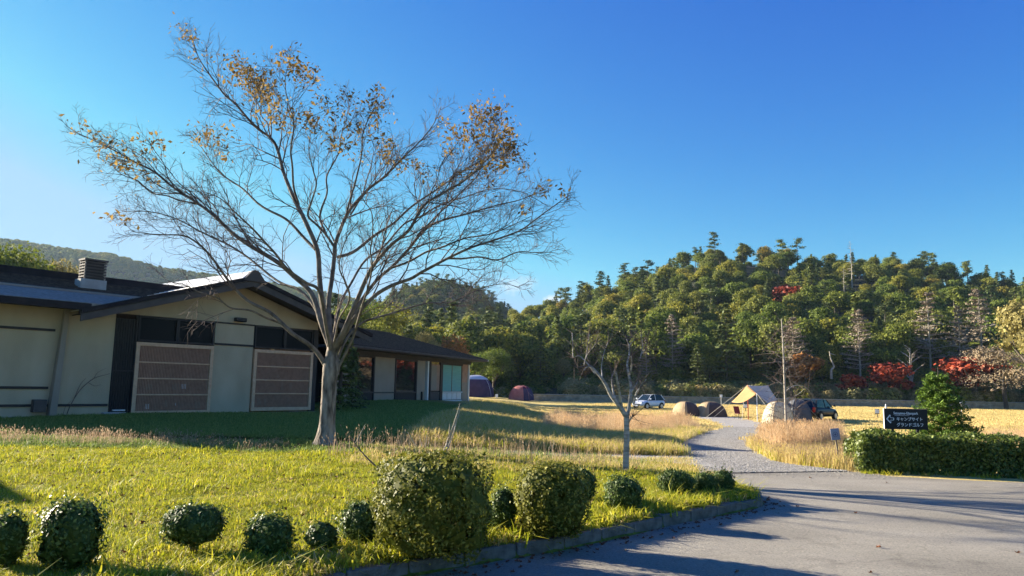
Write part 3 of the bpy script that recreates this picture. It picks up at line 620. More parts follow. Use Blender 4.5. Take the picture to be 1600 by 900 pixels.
def build_big_tree():
    T = empty('bare_autumn_tree', (float(base[0]), float(base[1]), float(base[2])))
    tag(T, 'large spreading tree with bare branches and a few golden leaves on the lawn', 'tree')
    O = np.array([base[0], base[1], base[2]]); lines_ = []; nodes = []
    trunk = [(507,700),(508,690),(511,660),(513,630),(515,600),(517,575),(518,550),(518,520)]
    tp = np.array([AT(u, v, ROOT_Y) for u, v in trunk]); tr = np.array([.27,.205,.168,.157,.155,.16,.11,.03])
    tl = crom(tp, 4); trr = np.interp(np.arange(len(tl)), np.arange(len(tr))*4, tr)
    V, Fc = tubes_np([(tl-O, trr)], 16)
    # flutes and root flare
    dlt = V-np.repeat(tl-O, 16, 0); an = np.arctan2(dlt[:, 1], dlt[:, 0]); hgt = V[:, 2]
    k = 1+.07*np.sin(an*5+hgt*1.3)+.05*np.sin(an*3-hgt*2)+(.35*np.exp(-hgt.clip(0)/.16))*(.6+.4*np.sin(an*4+1))
    V = np.repeat(tl-O, 16, 0)+dlt*np.stack([k, k, np.ones_like(k)], 1)
    link_mesh('trunk', np_mesh('trunk', V, Fc, M['bark'], smooth=True), T)
    r_ = np.random.default_rng(5); limbs_lines = []
    for pts, r0, dr in LIMBS:
        pts = [np.array(p, float) for p in pts]; acc = 0; P = []
        if pts[0][1] > 530: pts = [np.array([517+(pts[1][0]-518)*.10, 596.]), np.array([517.5+(pts[1][0]-518)*.30, 572.])]+pts[0 if pts[0][1] < 555 else 1:]; acc = -.6
        for i, p in enumerate(pts):
            if i: acc += np.hypot(*(p-pts[i-1]))*.0147
            acc_ = max(0, acc); off = dr*acc_+.12*math.sin(acc_*1.7+r0*50)*min(1, acc_)
            P.append((p[0], p[1], off))
        # a side limb starts at the depth of the limb it leaves
        st = 0.
        if nodes:
            q = pts[0]; best = min(nodes, key=lambda n_: (n_[0]-q[0])**2+(n_[1]-q[1])**2)
            if (best[0]-q[0])**2+(best[1]-q[1])**2 < 150 and q[1] < 530: st = best[2]
        W3 = np.array([AT(u, v, ROOT_Y+st+o) for u, v, o in P]); C_ = crom(W3, 5)
        L_ = np.concatenate([[0], np.cumsum(np.linalg.norm(np.diff(C_, axis=0), axis=1))]); t = L_/L_[-1]
        rr = r0*.66*(1-t)**.9+.006
        w = .035*np.sin(t*19+r0*90)*np.sin(math.pi*t); C_[:, 2] += w; C_[:, 0] += .6*w
        for k_, (u, v, o) in enumerate(P): nodes.append((u, v, st+o))
        limbs_lines.append((C_, rr, L_))
    for c, r, _ in limbs_lines:
        V, Fc = tubes_np([(c-O, r)], 8); link_mesh('limb', np_mesh('limb', V, Fc, M['limb'], smooth=True), T)
    # branches, twigs, fine twigs
    cen = AT(516, 470, ROOT_Y); out_lines = []; tips = []; bnodes = []
    def grow(p, d, L, r, lev):
        n = 5 if lev < 2 else 4
        P = [p]; q = p.copy(); dd = d.copy()
        for i in range(n-1):
            dd = dd+r_.normal(0, .20, 3)+np.array([0, 0, .05 if lev < 2 else .02]); dd /= np.linalg.norm(dd); q = q+dd*L/(n-1); P.append(q)
        P = np.array(P); out_lines.append((P, np.linspace(r, max(.0023, r*.35), n), lev))
        for x in P[1:]: bnodes.append(x)
        if lev >= 3: tips.append((P[-1], dd)); return
        k = (5, 5, 4)[lev]; side = r_.choice([-1, 1])
        for j in range(k):
            f = .2+.8*(j+.6*r_.random())/k; f = min(f, .98); x = f*(n-1); i0 = int(x); pt = P[i0]*(1-(x-i0))+P[min(i0+1, n-1)]*(x-i0)
            ax_ = P[min(i0+1, n-1)]-P[i0]; ax_ /= np.linalg.norm(ax_)+1e-9
            pr = np.cross(ax_, r_.normal(0, 1, 3)+np.array([0, .9*side, 0])); pr /= np.linalg.norm(pr)+1e-9; side = -side
            nd = ax_*.80+pr*.55; nd /= np.linalg.norm(nd)
            grow(pt, nd, L*r_.uniform(.42, .62), max(.0033, r*.55), lev+1)
    for C_, rr, L_ in limbs_lines:
        tot = L_[-1]; n = max(4, int(tot/.30)); side = 1
        for j in range(n):
            s = tot*(.30+.70*(j+r_.random())/n); s = min(s, tot*.995)
            i0 = np.searchsorted(L_, s)-1; i0 = max(0, min(i0, len(C_)-2)); p = C_[i0]; ax_ = C_[i0+1]-C_[i0]; ax_ /= np.linalg.norm(ax_)+1e-9
            pr = np.cross(ax_, r_.normal(0, .7, 3)+np.array([0, side, 0])); pr /= np.linalg.norm(pr)+1e-9; side = -side
            ow = p-cen; ow /= np.linalg.norm(ow)+1e-9
            d = ax_*.78+pr*.55+ow*.22+np.array([0, 0, .14]); d /= np.linalg.norm(d)
            rem = tot-s; L = (.45+.30*min(rem, 2.6))*r_.uniform(.7, 1.2)
            if s < tot*.5 and r_.random() < .55: continue
            grow(p, d, L, max(.007, min(.018, rr[i0]*.5)), 1)
    # foliage that is left: clusters of golden leaves, each fed by extra twigs
    CL = [(295,57,20,11,34),(372,104,22,20,70),(398,128,34,24,190),(420,150,20,14,50),(455,98,26,15,70),(480,120,20,13,60),(437,184,34,14,80),(482,188,18,14,50),(300,92,16,8,10),
          (132,206,18,10,22),(160,222,26,12,28),(195,255,24,12,55),(215,232,20,10,22),(243,220,22,14,30),(238,282,16,6,10),(325,215,26,13,60),(345,240,14,9,14),(190,343,18,9,16),(355,205,20,8,14),
          (512,165,24,16,36),(545,155,18,10,26),(592,160,18,22,46),(548,205,30,16,46),(520,226,18,9,30),(600,215,22,16,36),(560,240,26,12,18),(603,245,14,9,22),(586,182,16,20,20),
          (746,178,20,16,60),(770,182,22,20,90),(790,215,22,20,100),(800,238,16,14,50),(742,215,24,18,70),(712,210,20,14,36),(770,232,24,14,70),(774,258,24,12,50),(745,262,16,9,30),(705,238,16,10,20),
          (660,264,22,9,26),(625,258,22,12,22),(690,290,24,12,18),(820,256,14,8,14),(720,275,16,7,12),(850,298,22,8,14),(880,305,12,6,8),(818,330,14,6,8),(760,290,20,8,10),(690,190,14,10,8)]
    LP, LN = [], []; BN = np.array(bnodes); 
    for (u, v, ru, rv, n) in CL:
        c0 = AT(u, v, ROOT_Y); i = np.argmin(((BN-c0)**2 @ np.array([1, .12, 1]))); cy = BN[i][1]
        c = AT(u, v, cy); kx = cy/FPX
        for j in range(max(3, n//8)):
            q = c+np.array([r_.normal(0, ru*kx*.55), r_.normal(0, .3), r_.normal(0, rv*kx*.55)])
            m_ = (BN[i]+q)/2+r_.normal(0, .08, 3); out_lines.append((np.array([BN[i], m_, q]), np.array([.006, .004, .002]), 3))
        n = int(n*2.7); P = c+np.stack([r_.normal(0, ru*kx*.52, n), r_.normal(0, .33, n), r_.normal(0, rv*kx*.55, n)], 1)
        LP.append(P)
    tp_ = np.array([t_[0] for t_ in tips]); 
    up = tp_[(tp_[:, 2] > np.percentile(tp_[:, 2], 40))]; sel = up[r_.random(len(up)) < .04]; LP.append(sel)
    LP = np.concatenate(LP)
    V1, F1 = leafquads(LP-O, np.tile([0, -.5, .3], (len(LP), 1)), .046, 2.0, 1.0, r_)
    link_mesh('leaves', np_mesh('leaves', V1, F1, M['leaf_gold'], fr=r_.random(len(F1))), T)
    big = [(p-O, r) for p, r, l in out_lines if l < 2]; fin = [(p-O, r) for p, r, l in out_lines if l >= 2]
    V, Fc = tubes_np(big, 4); o = link_mesh('branches', np_mesh('branches', V, Fc, M['twig'], smooth=True), T); o['kind'] = 'stuff'
    V, Fc = tubes_np(fin, 3); o = link_mesh('twigs', np_mesh('twigs', V, Fc, M['twig']), T); o['kind'] = 'stuff'
    print('tree twigs', len(fin), len(Fc))
    # low stub at the crotch with a few green leaves
    return T
build_big_tree()

# pollarded pale tree by the kerb
def simple_tree(name, label, cat, root_px, segs, m, thick=1., leaf=None, twigs=0, tw_r=.004, seed=1, hor=1.):
    """segs: list of (pixel polyline, r0, r1, depth drift); the first is the trunk"""
    b = G(*root_px); O = b.copy(); T = empty(name, tuple(b)); tag(T, label, cat)
    r_ = np.random.default_rng(seed); LL = []; out = []
    for k, (pts, r0, r1, dr) in enumerate(segs):
        acc = 0; P = []
        for i, p in enumerate(pts):
            if i: acc += math.hypot(p[0]-pts[i-1][0], p[1]-pts[i-1][1])*b[1]/FPX
            P.append(AT(p[0], p[1], b[1]+dr*acc))
        C_ = crom(P, 4); rr = np.linspace(r0, r1, len(C_)); LL.append((C_-O, rr))
        if k == 0:
            V, Fc = tubes_np([LL[0]], 10); link_mesh('trunk', np_mesh('trunk', V, Fc, m, smooth=True), T)
        if twigs and k:
            for j in range(twigs):
                i = r_.integers(len(C_)//3, len(C_)); p = C_[i]; ax_ = C_[i]-C_[max(0, i-1)]; ax_ = ax_/(np.linalg.norm(ax_)+1e-9)
                d = ax_*.5+r_.normal(0, .6, 3)+np.array([0, 0, .25]); d /= np.linalg.norm(d); L = r_.uniform(.15, .5)*b[1]/12
                Q = [p, p+d*L*.5+r_.normal(0, .02, 3), p+d*L+r_.normal(0, .04, 3)]; out.append((np.array(Q)-O, np.array([tw_r*1.6, tw_r, tw_r*.5])))
    for q in LL[1:]: V, Fc = tubes_np([q], 6); link_mesh('limb', np_mesh('limb', V, Fc, m, smooth=True), T)
    if out: V, Fc = tubes_np(out, 3); o = link_mesh('twigs', np_mesh('twigs', V, Fc, M['twig'] if leaf is None else leaf), T); o['kind'] = 'stuff'
    return T
simple_tree('pollarded_tree', 'small pale trunked tree with cut back bare limbs behind the clipped shrubs', 'tree', (978, 738), [
 ([(978,742),(978,720),(979,690),(979,660),(979,645)], .056, .046, 0),
 ([(978,650),(968,635),(955,618),(946,600),(935,585),(922,572),(912,578)], .045, .012, -.2),
 ([(930,584),(918,568),(905,556),(896,558),(895,540),(894,520)], .016, .006, .3),
 ([(912,572),(917,555),(925,545),(933,534)], .010, .004, -.3),
 ([(916,560),(918,540),(921,522)], .012, .006, .5),
 ([(941,592),(940,570),(944,550),(950,535)], .012, .004, .6),
 ([(962,628),(958,610),(956,590),(961,578)], .022, .012, .5),
 ([(972,640),(968,615),(964,592),(961,580)], .03, .02, -.5),
 ([(981,648),(984,625),(986,605),(983,590),(980,570),(983,555),(983,540),(979,530)], .034, .010, .1),
 ([(983,540),(988,534),(993,530)], .008, .003, .2),
 ([(986,612),(992,603),(997,594)], .016, .010, .3),
 ([(990,632),(994,615),(1002,602),(1010,592)], .018, .008, -.4),
 ([(984,585),(987,570),(986,556)], .02, .012, -.8),
 ([(982,660),(987,652),(989,650)], .018, .010, -.6),
 ([(1000,560),(1003,548),(1004,536),(1001,522)], .010, .005, .1),
 ([(1003,552),(1009,545),(1012,536)], .008, .003, .3)], M['birch'], twigs=20, tw_r=.0032, seed=3)
simple_tree('dead_larch', 'tall thin dead tree with drooping bare side branches in the reddish grass', 'tree', (1228, 700), [
 ([(1228,705),(1228,660),(1226,600),(1224,550),(1222,512),(1221,498)], .040, .012, 0),
 ([(1227,612),(1238,604),(1250,602),(1260,606),(1265,612)], .020, .006, .3), ([(1222,600),(1214,594),(1207,588)], .018, .006, -.3),
 ([(1228,625),(1240,620),(1250,614),(1258,606)], .018, .005, .4), ([(1226,580),(1232,574),(1240,572)], .012, .004, .2),
 ([(1223,560),(1216,556),(1212,552)], .010, .004, .2), ([(1228,660),(1215,652),(1204,650),(1196,655)], .014, .004, -.2),
 ([(1228,668),(1240,660),(1250,655)], .014, .004, -.2), ([(1228,640),(1216,636),(1206,638)], .014, .004, -.3), ([(1229,645),(1242,640),(1252,632)], .014, .004, .3),
 ([(1228,680),(1216,676),(1206,682)], .012, .004, .3), ([(1229,685),(1240,676),(1246,678)], .012, .004, -.3), ([(1224,540),(1229,534),(1233,532)], .008, .003, .2)]+[([(1228-(700-v)*.030, v), (1228-(700-v)*.030+s*L*.5, v-2-L*.1), (1228-(700-v)*.030+s*L, v-3+L*.1)], .008, .003, .5*s) for s, L, v in [((-1)**i, 6+(i*37 % 9)+(v_-500)*.06, v_) for i, v_ in enumerate(range(512, 690, 8))]],
 M['ptrunk'], twigs=8, tw_r=.004, seed=6)
# ------------------------------------------------------------------ clipped shrubs and hedge
def sq_shell(n, rx_, ry_, rz_, e, rng, lump=.06):
    D = rng.normal(0, 1, (n, 3)); D /= np.linalg.norm(D, axis=1)[:, None]
    k = (np.abs(D)**e).sum(1)**(-1/e)
    lm = 1+lump*np.sin(D[:, 0]*7+rng.uniform(0, 6))*np.sin(D[:, 1]*6+rng.uniform(0, 6))+lump*.8*np.sin(D[:, 2]*9+D[:, 0]*5+rng.uniform(0, 6))
    return D*k[:, None]*lm[:, None]*np.array([rx_, ry_, rz_]), D
def shrub(u, vb, w, top, m, label, e=2.6, leaf=.0165, n=None, stem=0., seed=0, dens=1., ry=None, lump=.09):
    top += 6+.05*(vb-top); w *= .88
    b = G(u, vb); wm = w*b[1]/FPX; h = (vb-top)*b[1]/FPX*1.0
    T = empty('clipped_shrub', tuple(b)); tag(T, label, 'shrub', 'clipped shrubs in a row behind the kerb')
    r_ = np.random.default_rng(seed+40); rzz = (h-stem)/2; cz = stem+rzz; rX = wm/2; rY = ry or rX*.95
    area = 4*math.pi*(rX*rY*rzz)**(2/3)
    N = n or int(area*2600*dens*(.026/leaf)**2*.60)
    P, D = sq_shell(N, rX, rY, rzz, e, r_, lump); P *= (1-np.abs(r_.normal(0, .045, N)))[:, None]*1.0; P += r_.normal(0, leaf*.35, P.shape)
    Nn = D*np.array([1, 1, 1.0]); P[:, 2] += cz
    nl = int(N*.05); P2, D2 = sq_shell(nl, rX*1.04, rY*1.04, rzz*1.05, e, r_, lump); P2[:, 2] += cz; P2 += r_.normal(0, leaf*.9, P2.shape)
    P = np.concatenate([P, P2]); Nn = np.concatenate([Nn, D2])
    pn = np.sin(P[:, 0]*23+seed)*np.sin(P[:, 1]*19+2*seed)*np.sin(P[:, 2]*27)+.35*r_.normal(0, 1, len(P)); kp = pn > -.62; P, Nn = P[kp], Nn[kp]
    ns = int(14+70*wm); Ps, Ds = sq_shell(ns, rX, rY, rzz, e, r_, lump); Ps[:, 2] += cz; kz = Ds[:, 2] > -.3; Ps, Ds = Ps[kz], Ds[kz]; Ls = r_.uniform(.02, .075, len(Ps))   # stray shoots
    for f_ in (.3, .6, .9, 1.1): P = np.concatenate([P, Ps+(Ds*.7+[0, 0, .7])*(Ls*f_)[:, None]+r_.normal(0, .004, Ps.shape)]); Nn = np.concatenate([Nn, Ds])
    V, Fc = leafquads(P, Nn, leaf, 1.7, .55, r_, .35)
    link_mesh('foliage', np_mesh('foliage', V, Fc, m, fr=r_.random(len(Fc))**1.5), T)
    # core of leaf flakes in the darkest leaf tones, inner shade painted in
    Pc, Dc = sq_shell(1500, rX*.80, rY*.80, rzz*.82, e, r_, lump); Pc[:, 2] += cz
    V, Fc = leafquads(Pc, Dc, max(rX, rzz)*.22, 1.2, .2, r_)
    link_mesh('shade_toned_core', np_mesh('shade_toned_core', V, Fc, m, fr=r_.random(len(Fc))*.2), T)
    LL = []
    for k in range(5):
        a = r_.uniform(0, 6.28); q = np.array([math.cos(a)*rX*.55, math.sin(a)*rY*.55, cz]); LL.append((np.array([[q[0]*.12, q[1]*.12, -.06], [q[0]*.3, q[1]*.3, stem*.6+.05], q]), np.array([.014, .011, .006])))
    V, Fc = tubes_np(LL, 5); link_mesh('stems', np_mesh('stems', V, Fc, M['twig']), T)
    return T
shrub(8, 884, 56, 797, M['shrub'], 'dark rounded shrub cut off by the left edge of the photo', seed=1)
shrub(108, 888, 88, 778, M['shrub'], 'tall block shaped dark green clipped shrub near the left edge', 4.6, seed=2)
shrub(300, 868, 97, 784, M['shrub'], 'dark round shrub held up on a short bare stem at the left', 2.7, stem=.10, seed=3)
shrub(419, 873, 78, 799, M['shrub'], 'dark squat round shrub between the stemmed one and the sparse one', 2.6, seed=4)
shrub(501, 866, 56, 810, M['shrub'], 'smallest sparse ragged shrub with light showing through it', 2.2, seed=5, dens=.35, lump=.16)
shrub(566, 853, 76, 778, M['shrub'], 'dark shrub pressed against the left side of the biggest olive shrub', 2.5, seed=6, lump=.1)
shrub(676, 862, 188, 708, M['shrub_olive'], 'biggest shrub, olive yellow and flat topped, in the middle of the row', 4.4, .0185, seed=7, lump=.07, ry=.62)
shrub(786, 834, 42, 757, M['shrub'], 'narrow dark shrub squeezed between the two olive shrubs', 2.5, seed=8)
shrub(862, 838, 120, 720, M['shrub_olive'], 'second biggest olive shrub, rounded, right of the biggest one', 3.6, .0185, seed=9, lump=.06)
shrub(908, 785, 50, 726, M['shrub'], 'dark round shrub half hidden behind the second biggest olive shrub', 2.5, seed=10)
shrub(974, 800, 64, 737, M['shrub'], 'round dark green shrub in front of the pollarded tree', 2.6, seed=11)
shrub(1057, 775, 60, 728, M['shrub'], 'round green shrub just left of the last pair by the kerb end', 2.6, seed=12)
shrub(1103, 773, 40, 731, M['shrub'], 'left shrub of the last touching pair at the end of the kerb', 2.4, seed=13)
shrub(1131, 771, 36, 728, M['shrub'], 'rightmost shrub of the row, at the tip of the kerb', 2.6, seed=14)

def hedge():
    a = np.array([7.22, 15.40, 0]); T = empty('clipped_hedge', tuple(a)); tag(T, 'long dense box cut hedge with glossy leaves along the yard in front of the sign', 'hedge')
    d = np.array([1, -.19]); d /= np.linalg.norm(d); r_ = np.random.default_rng(77); Ln, Dp, Hh = 13.0, 1.15, .73
    def place(s, t, z):
        return np.stack([s*d[0]-t*d[1]*-1*-1, s*d[1]+t*d[0], z], 1)
    def pts(n, kind):
        s = r_.random(n)**1.6*Ln; t = r_.random(n)*Dp; z = r_.random(n)*Hh
        if kind == 0: t = np.zeros(n); N = np.tile([0, -1, .25], (n, 1))
        if kind == 1: z = np.full(n, Hh); N = np.tile([0, 0, 1.], (n, 1))
        if kind == 2: s = np.zeros(n); N = np.tile([-1, 0, .25], (n, 1))
        lump = .05*np.sin(s*3.1)+.04*np.sin(s*7.7+z*5)
        if kind == 0: t = t-lump-.06*(z < .5)*0
        if kind == 1: z = z+lump*.8
        if kind == 2: s = s-.05*np.sin(t*6+z*4)
        # rounded edges
        s = s+.10*np.exp(-s/.08)*(z > Hh*.8); z = z-.10*np.exp(-np.abs(t)/.07)*(kind == 1)
        P = place(s, t, z); return P+r_.normal(0, .028, P.shape), N
    A = [pts(22000, 0), pts(18000, 1), pts(4500, 2)]
    P = np.concatenate([x[0] for x in A]); N = np.concatenate([x[1] for x in A])
    V, Fc = leafquads(P, N, .036, 1.6, .65, r_); link_mesh('foliage', np_mesh('foliage', V, Fc, M['hedge'], fr=r_.random(len(Fc))**1.6), T)
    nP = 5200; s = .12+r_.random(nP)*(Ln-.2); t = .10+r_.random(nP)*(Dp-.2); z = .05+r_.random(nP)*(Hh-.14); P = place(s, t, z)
    V, Fc = leafquads(P, r_.normal(0, 1, (nP, 3)), .16, 1.2, .3, r_); link_mesh('shade_toned_core', np_mesh('shade_toned_core', V, Fc, M['hedge'], fr=r_.random(len(Fc))*.25), T)  # inner flakes only in dark leaf tones, painting shade inside the hedge
    LL = []
    for k in range(60):
        s, t = r_.uniform(.1, Ln-.1), r_.uniform(.1, Dp-.1); p0 = place(np.array([s]), np.array([t]), np.array([-.05]))[0]; LL.append((np.array([p0, p0+[r_.normal(0, .05), 0, .35]]), np.array([.014, .009])))
    V, Fc = tubes_np(LL, 4); q = link_mesh('stems', np_mesh('stems', V, Fc, M['twig']), T); q['kind'] = 'stuff'
hedge()

# young spruce behind the sign
def spruce():
    y = 19.5; c = AT(1468, 640, y); x0 = c[0]; h = 2.25; b = np.array([x0, y, H1(x0, y)]); T = empty('young_spruce', tuple(b))
    tag(T, 'bushy young green spruce with an uneven crown behind the black sign', 'tree'); r_ = np.random.default_rng(9)
    V, Fc = tubes_np([(np.array([[0, 0, 0], [0, 0, 1.2], [.02, 0, h+.08]]), np.array([.05, .035, .006]))], 6); link_mesh('trunk', np_mesh('trunk', V, Fc, M['dtrunk']), T)
    P, N, LL = [], [], []
    for k in range(190):
        z = .12+2.0*(r_.random()**1.15); a = r_.uniform(0, 6.28); L = (.90*(1-z/2.35)**.62+.03)*r_.uniform(.75, 1.1)*(1+.12*math.cos(a)*(z < 1.0))
        if math.cos(a) > .6 and z < .5: L *= 1.15
        p0 = np.array([0, 0, z]); p1 = np.array([math.cos(a)*L, math.sin(a)*L, z+L*.28]); LL.append((np.array([p0, (p0+p1)/2+[0, 0, -.02], p1]), np.array([.008, .005, .002])))
        m_ = int(70*L/.6)+10; t = r_.random(m_)**.7; Q = p0+(p1-p0)*t[:, None]; sd = np.cross(p1-p0, [0, 0, 1]); sd /= np.linalg.norm(sd)
        Q = Q+sd*(r_.normal(0, .075, m_)*(1.15-t*.7))[:, None]+np.array([0, 0, 1])*r_.normal(0, .03, m_)[:, None]; P.append(Q); N.append(np.tile([0, 0, 1.], (m_, 1)))
    P = np.concatenate(P); N = np.concatenate(N); V, Fc = leafquads(P, N, .035, 2.6, .55, r_); link_mesh('needles', np_mesh('needles', V, Fc, M['spruce'], fr=r_.random(len(Fc))), T)
    V, Fc = tubes_np(LL, 3); link_mesh('boughs', np_mesh('boughs', V, Fc, M['dtrunk']), T)
spruce()

# ------------------------------------------------------------------ signs
def text(name, s, size, parent, loc, m, ext=.002, sx=1.):
    c = bpy.data.curves.new(name, 'FONT'); c.body = s; c.size = size; c.extrude = ext; c.offset = size*.012
    o = bpy.data.objects.new(name, c); COL.objects.link(o); dg = bpy.context.evaluated_depsgraph_get(); me = bpy.data.meshes.new_from_object(o.evaluated_get(dg)); bpy.data.objects.remove(o)
    me.materials.clear(); me.materials.append(m); me.name = name
    q = link_mesh(name, me, parent, loc); q.rotation_euler = (math.pi/2, 0, 0); q.scale = (sx, 1, 1); return q
M['sign_white'] = mat('sign_lettering', (.78, .80, .84), None, rough=.5)
def main_sign():
    y = 16.6; k = y/FPX; c = AT(1416, 671, y); w, h = 65*k, 31*k
    T = empty('direction_sign', (c[0], y, 0), rad(-3)); tag(T, 'black direction sign with a white arrow and Japanese lettering above the hedge', 'sign')
    z0 = c[2]
    boxo('board', M['black'], T, -w/2, w/2, -.015, .015, z0, z0+h, bevel=.004)
    boxo('edge_trim', M['white'], T, -w/2-.008, -w/2-.0005, -.018, .016, z0-.004, z0+h+.004); boxo('edge_trim', M['pale_timber'], T, -w/2, w/2, -.018, .016, z0+h+.0005, z0+h+.010)
    for x in (-w*.30, w*.28): boxo('post', M['black'], T, x-.025, x+.025, .016, .06, -.3, z0+h*.8)
    f = -.017
    text('lettering', 'Satoyama-Glampark', .078, T, (-w*.285, f, z0+h*.735), M['sign_white'], sx=.83*w/.93)
    boxo('underline', M['sign_white'], T, -w*.26, w*.08, f-.002, f+.001, z0+h*.675, z0+h*.685)
    text('lettering', 'キャンプサイト', .088, T, (-w*.225, f, z0+h*.435), M['sign_white'], sx=.93)
    text('lettering', 'グランドゴルフ', .090, T, (-w*.225, f, z0+h*.155), M['sign_white'], sx=.93)
    # outlined arrow pointing left
    A = [(-.46, .50), (-.375, .715), (-.36, .70), (-.365, .57), (-.29, .565), (-.275, .55), (-.28, .45), (-.30, .43), (-.365, .44), (-.35, .30), (-.37, .29)]
    P = [(x*w, 0, z0+z*h) for x, z in A]; mb = MB(); cx, cz = -.355*w, z0+.5*h
    P2 = [(cx+(x-cx)*.72+.004, 0, cz+(z-cz)*.72) for x, _, z in P]
    n = len(P); mb.add([(x, f-.002, z) for x, _, z in P]+[(x, f-.002, z) for x, _, z in P2], [(i, (i+1) % n, (i+1) % n+n, i+n) for i in range(n)])
    mb.build('arrow', M['sign_white'], T)
main_sign()
M['notice'] = mat('notice_blue', (.20, .24, .36), (.26, .30, .42), 8, .5); M['ink'] = mat('ink_blue', (.07, .09, .20), None, rough=.6)
def small_sign():
    b = G(1313, 729); y = b[1]; k = y/FPX; top = AT(1305.5, 669, y)[2]-b[2]
    T = empty('notice_stake', tuple(b)); tag(T, 'small blue notice with a round emblem on a leaning stake left of the hedge', 'sign')
    T.rotation_euler = (0, rad(-7), rad(-6))
    MB().box(-.014, .014, -.01, .01, -.1, top-.1).build('stake', M['bark'], T)
    w, h = 13*k, 17.5*k; bd = boxo('board', M['notice'], T, -w/2, w/2, -.022, -.011, top-h, top, bevel=.002)
    for (r0, r1) in ((.055, .045), (.022, .0)):
        mb = MB(); n = 24; cz = top-h*.52
        vs = [(math.cos(t*2*math.pi/n)*r0, -.024, cz+math.sin(t*2*math.pi/n)*r0) for t in range(n)]+[(math.cos(t*2*math.pi/n)*r1, -.024, cz+math.sin(t*2*math.pi/n)*r1) for t in range(n)]
        mb.add(vs, [(i, (i+1) % n, (i+1) % n+n, i+n) for i in range(n)]); mb.build('emblem_ring', M['ink'], T)
small_sign()
def marker(u, vb, w, h, zt, m, label, name='site_marker', frame=True, cat='marker', g='white site markers in the camping field'):
    b = G(u, vb); k = b[1]/FPX; T = empty(name, tuple(b)); tag(T, label, cat, g)
    H_ = (vb-zt)*k; boxo('stake', M['dtrunk'] if frame else M['white'], T, -.025, .025, -.02, .02, -.2, H_-h*k*.3)
    if frame: boxo('frame', M['black'], T, -w*k*.62, w*k*.62, -.01, .03, H_-h*k*1.15, H_+.03)
    boxo('plate', M['sign_white'], T, -w*k/2, w*k/2, -.04, -.012, H_-h*k, H_, bevel=.01)
marker(1371, 653, 5.5, 6, 640, M['white'], 'white plate in a black frame on a stake left of the black sign')
marker(1165, 643, 5, 5, 632, M['white'], 'small white plate on a stake under the tan awning')
marker(1127, 635, 4, 4, 617, M['white'], 'white topped stake between the small tents and the awning', frame=False)
marker(776, 623, 4, 5, 616, M['white'], 'little white post in front of the maroon tents, the left one', frame=False)
marker(813, 624, 4, 5, 616, M['white'], 'little white post right beside the pink and maroon tent', frame=False)
marker(1086, 648, 4, 8, 631, M['white'], 'short pale post standing between the two small brown tents', frame=False)
marker(1503, 650, 5, 5, 627, M['white'], 'white plate right of the young spruce by the block wall', frame=False)
def cone():
    b = G(1384, 645); T = empty('pylon', (AT(1384.5, 645, 80)[0], 80, -.4)); tag(T, 'narrow white cone standing in the field above the black sign', 'cone')
    MB().tube([(0, 0, 0), (0, 0, .9)], [.16, .04], 8).build('shaft', M['sign_white'], T); MB().box(-.25, .25, -.25, .25, 0, .05).build('foot', M['sign_white'], T)
cone()

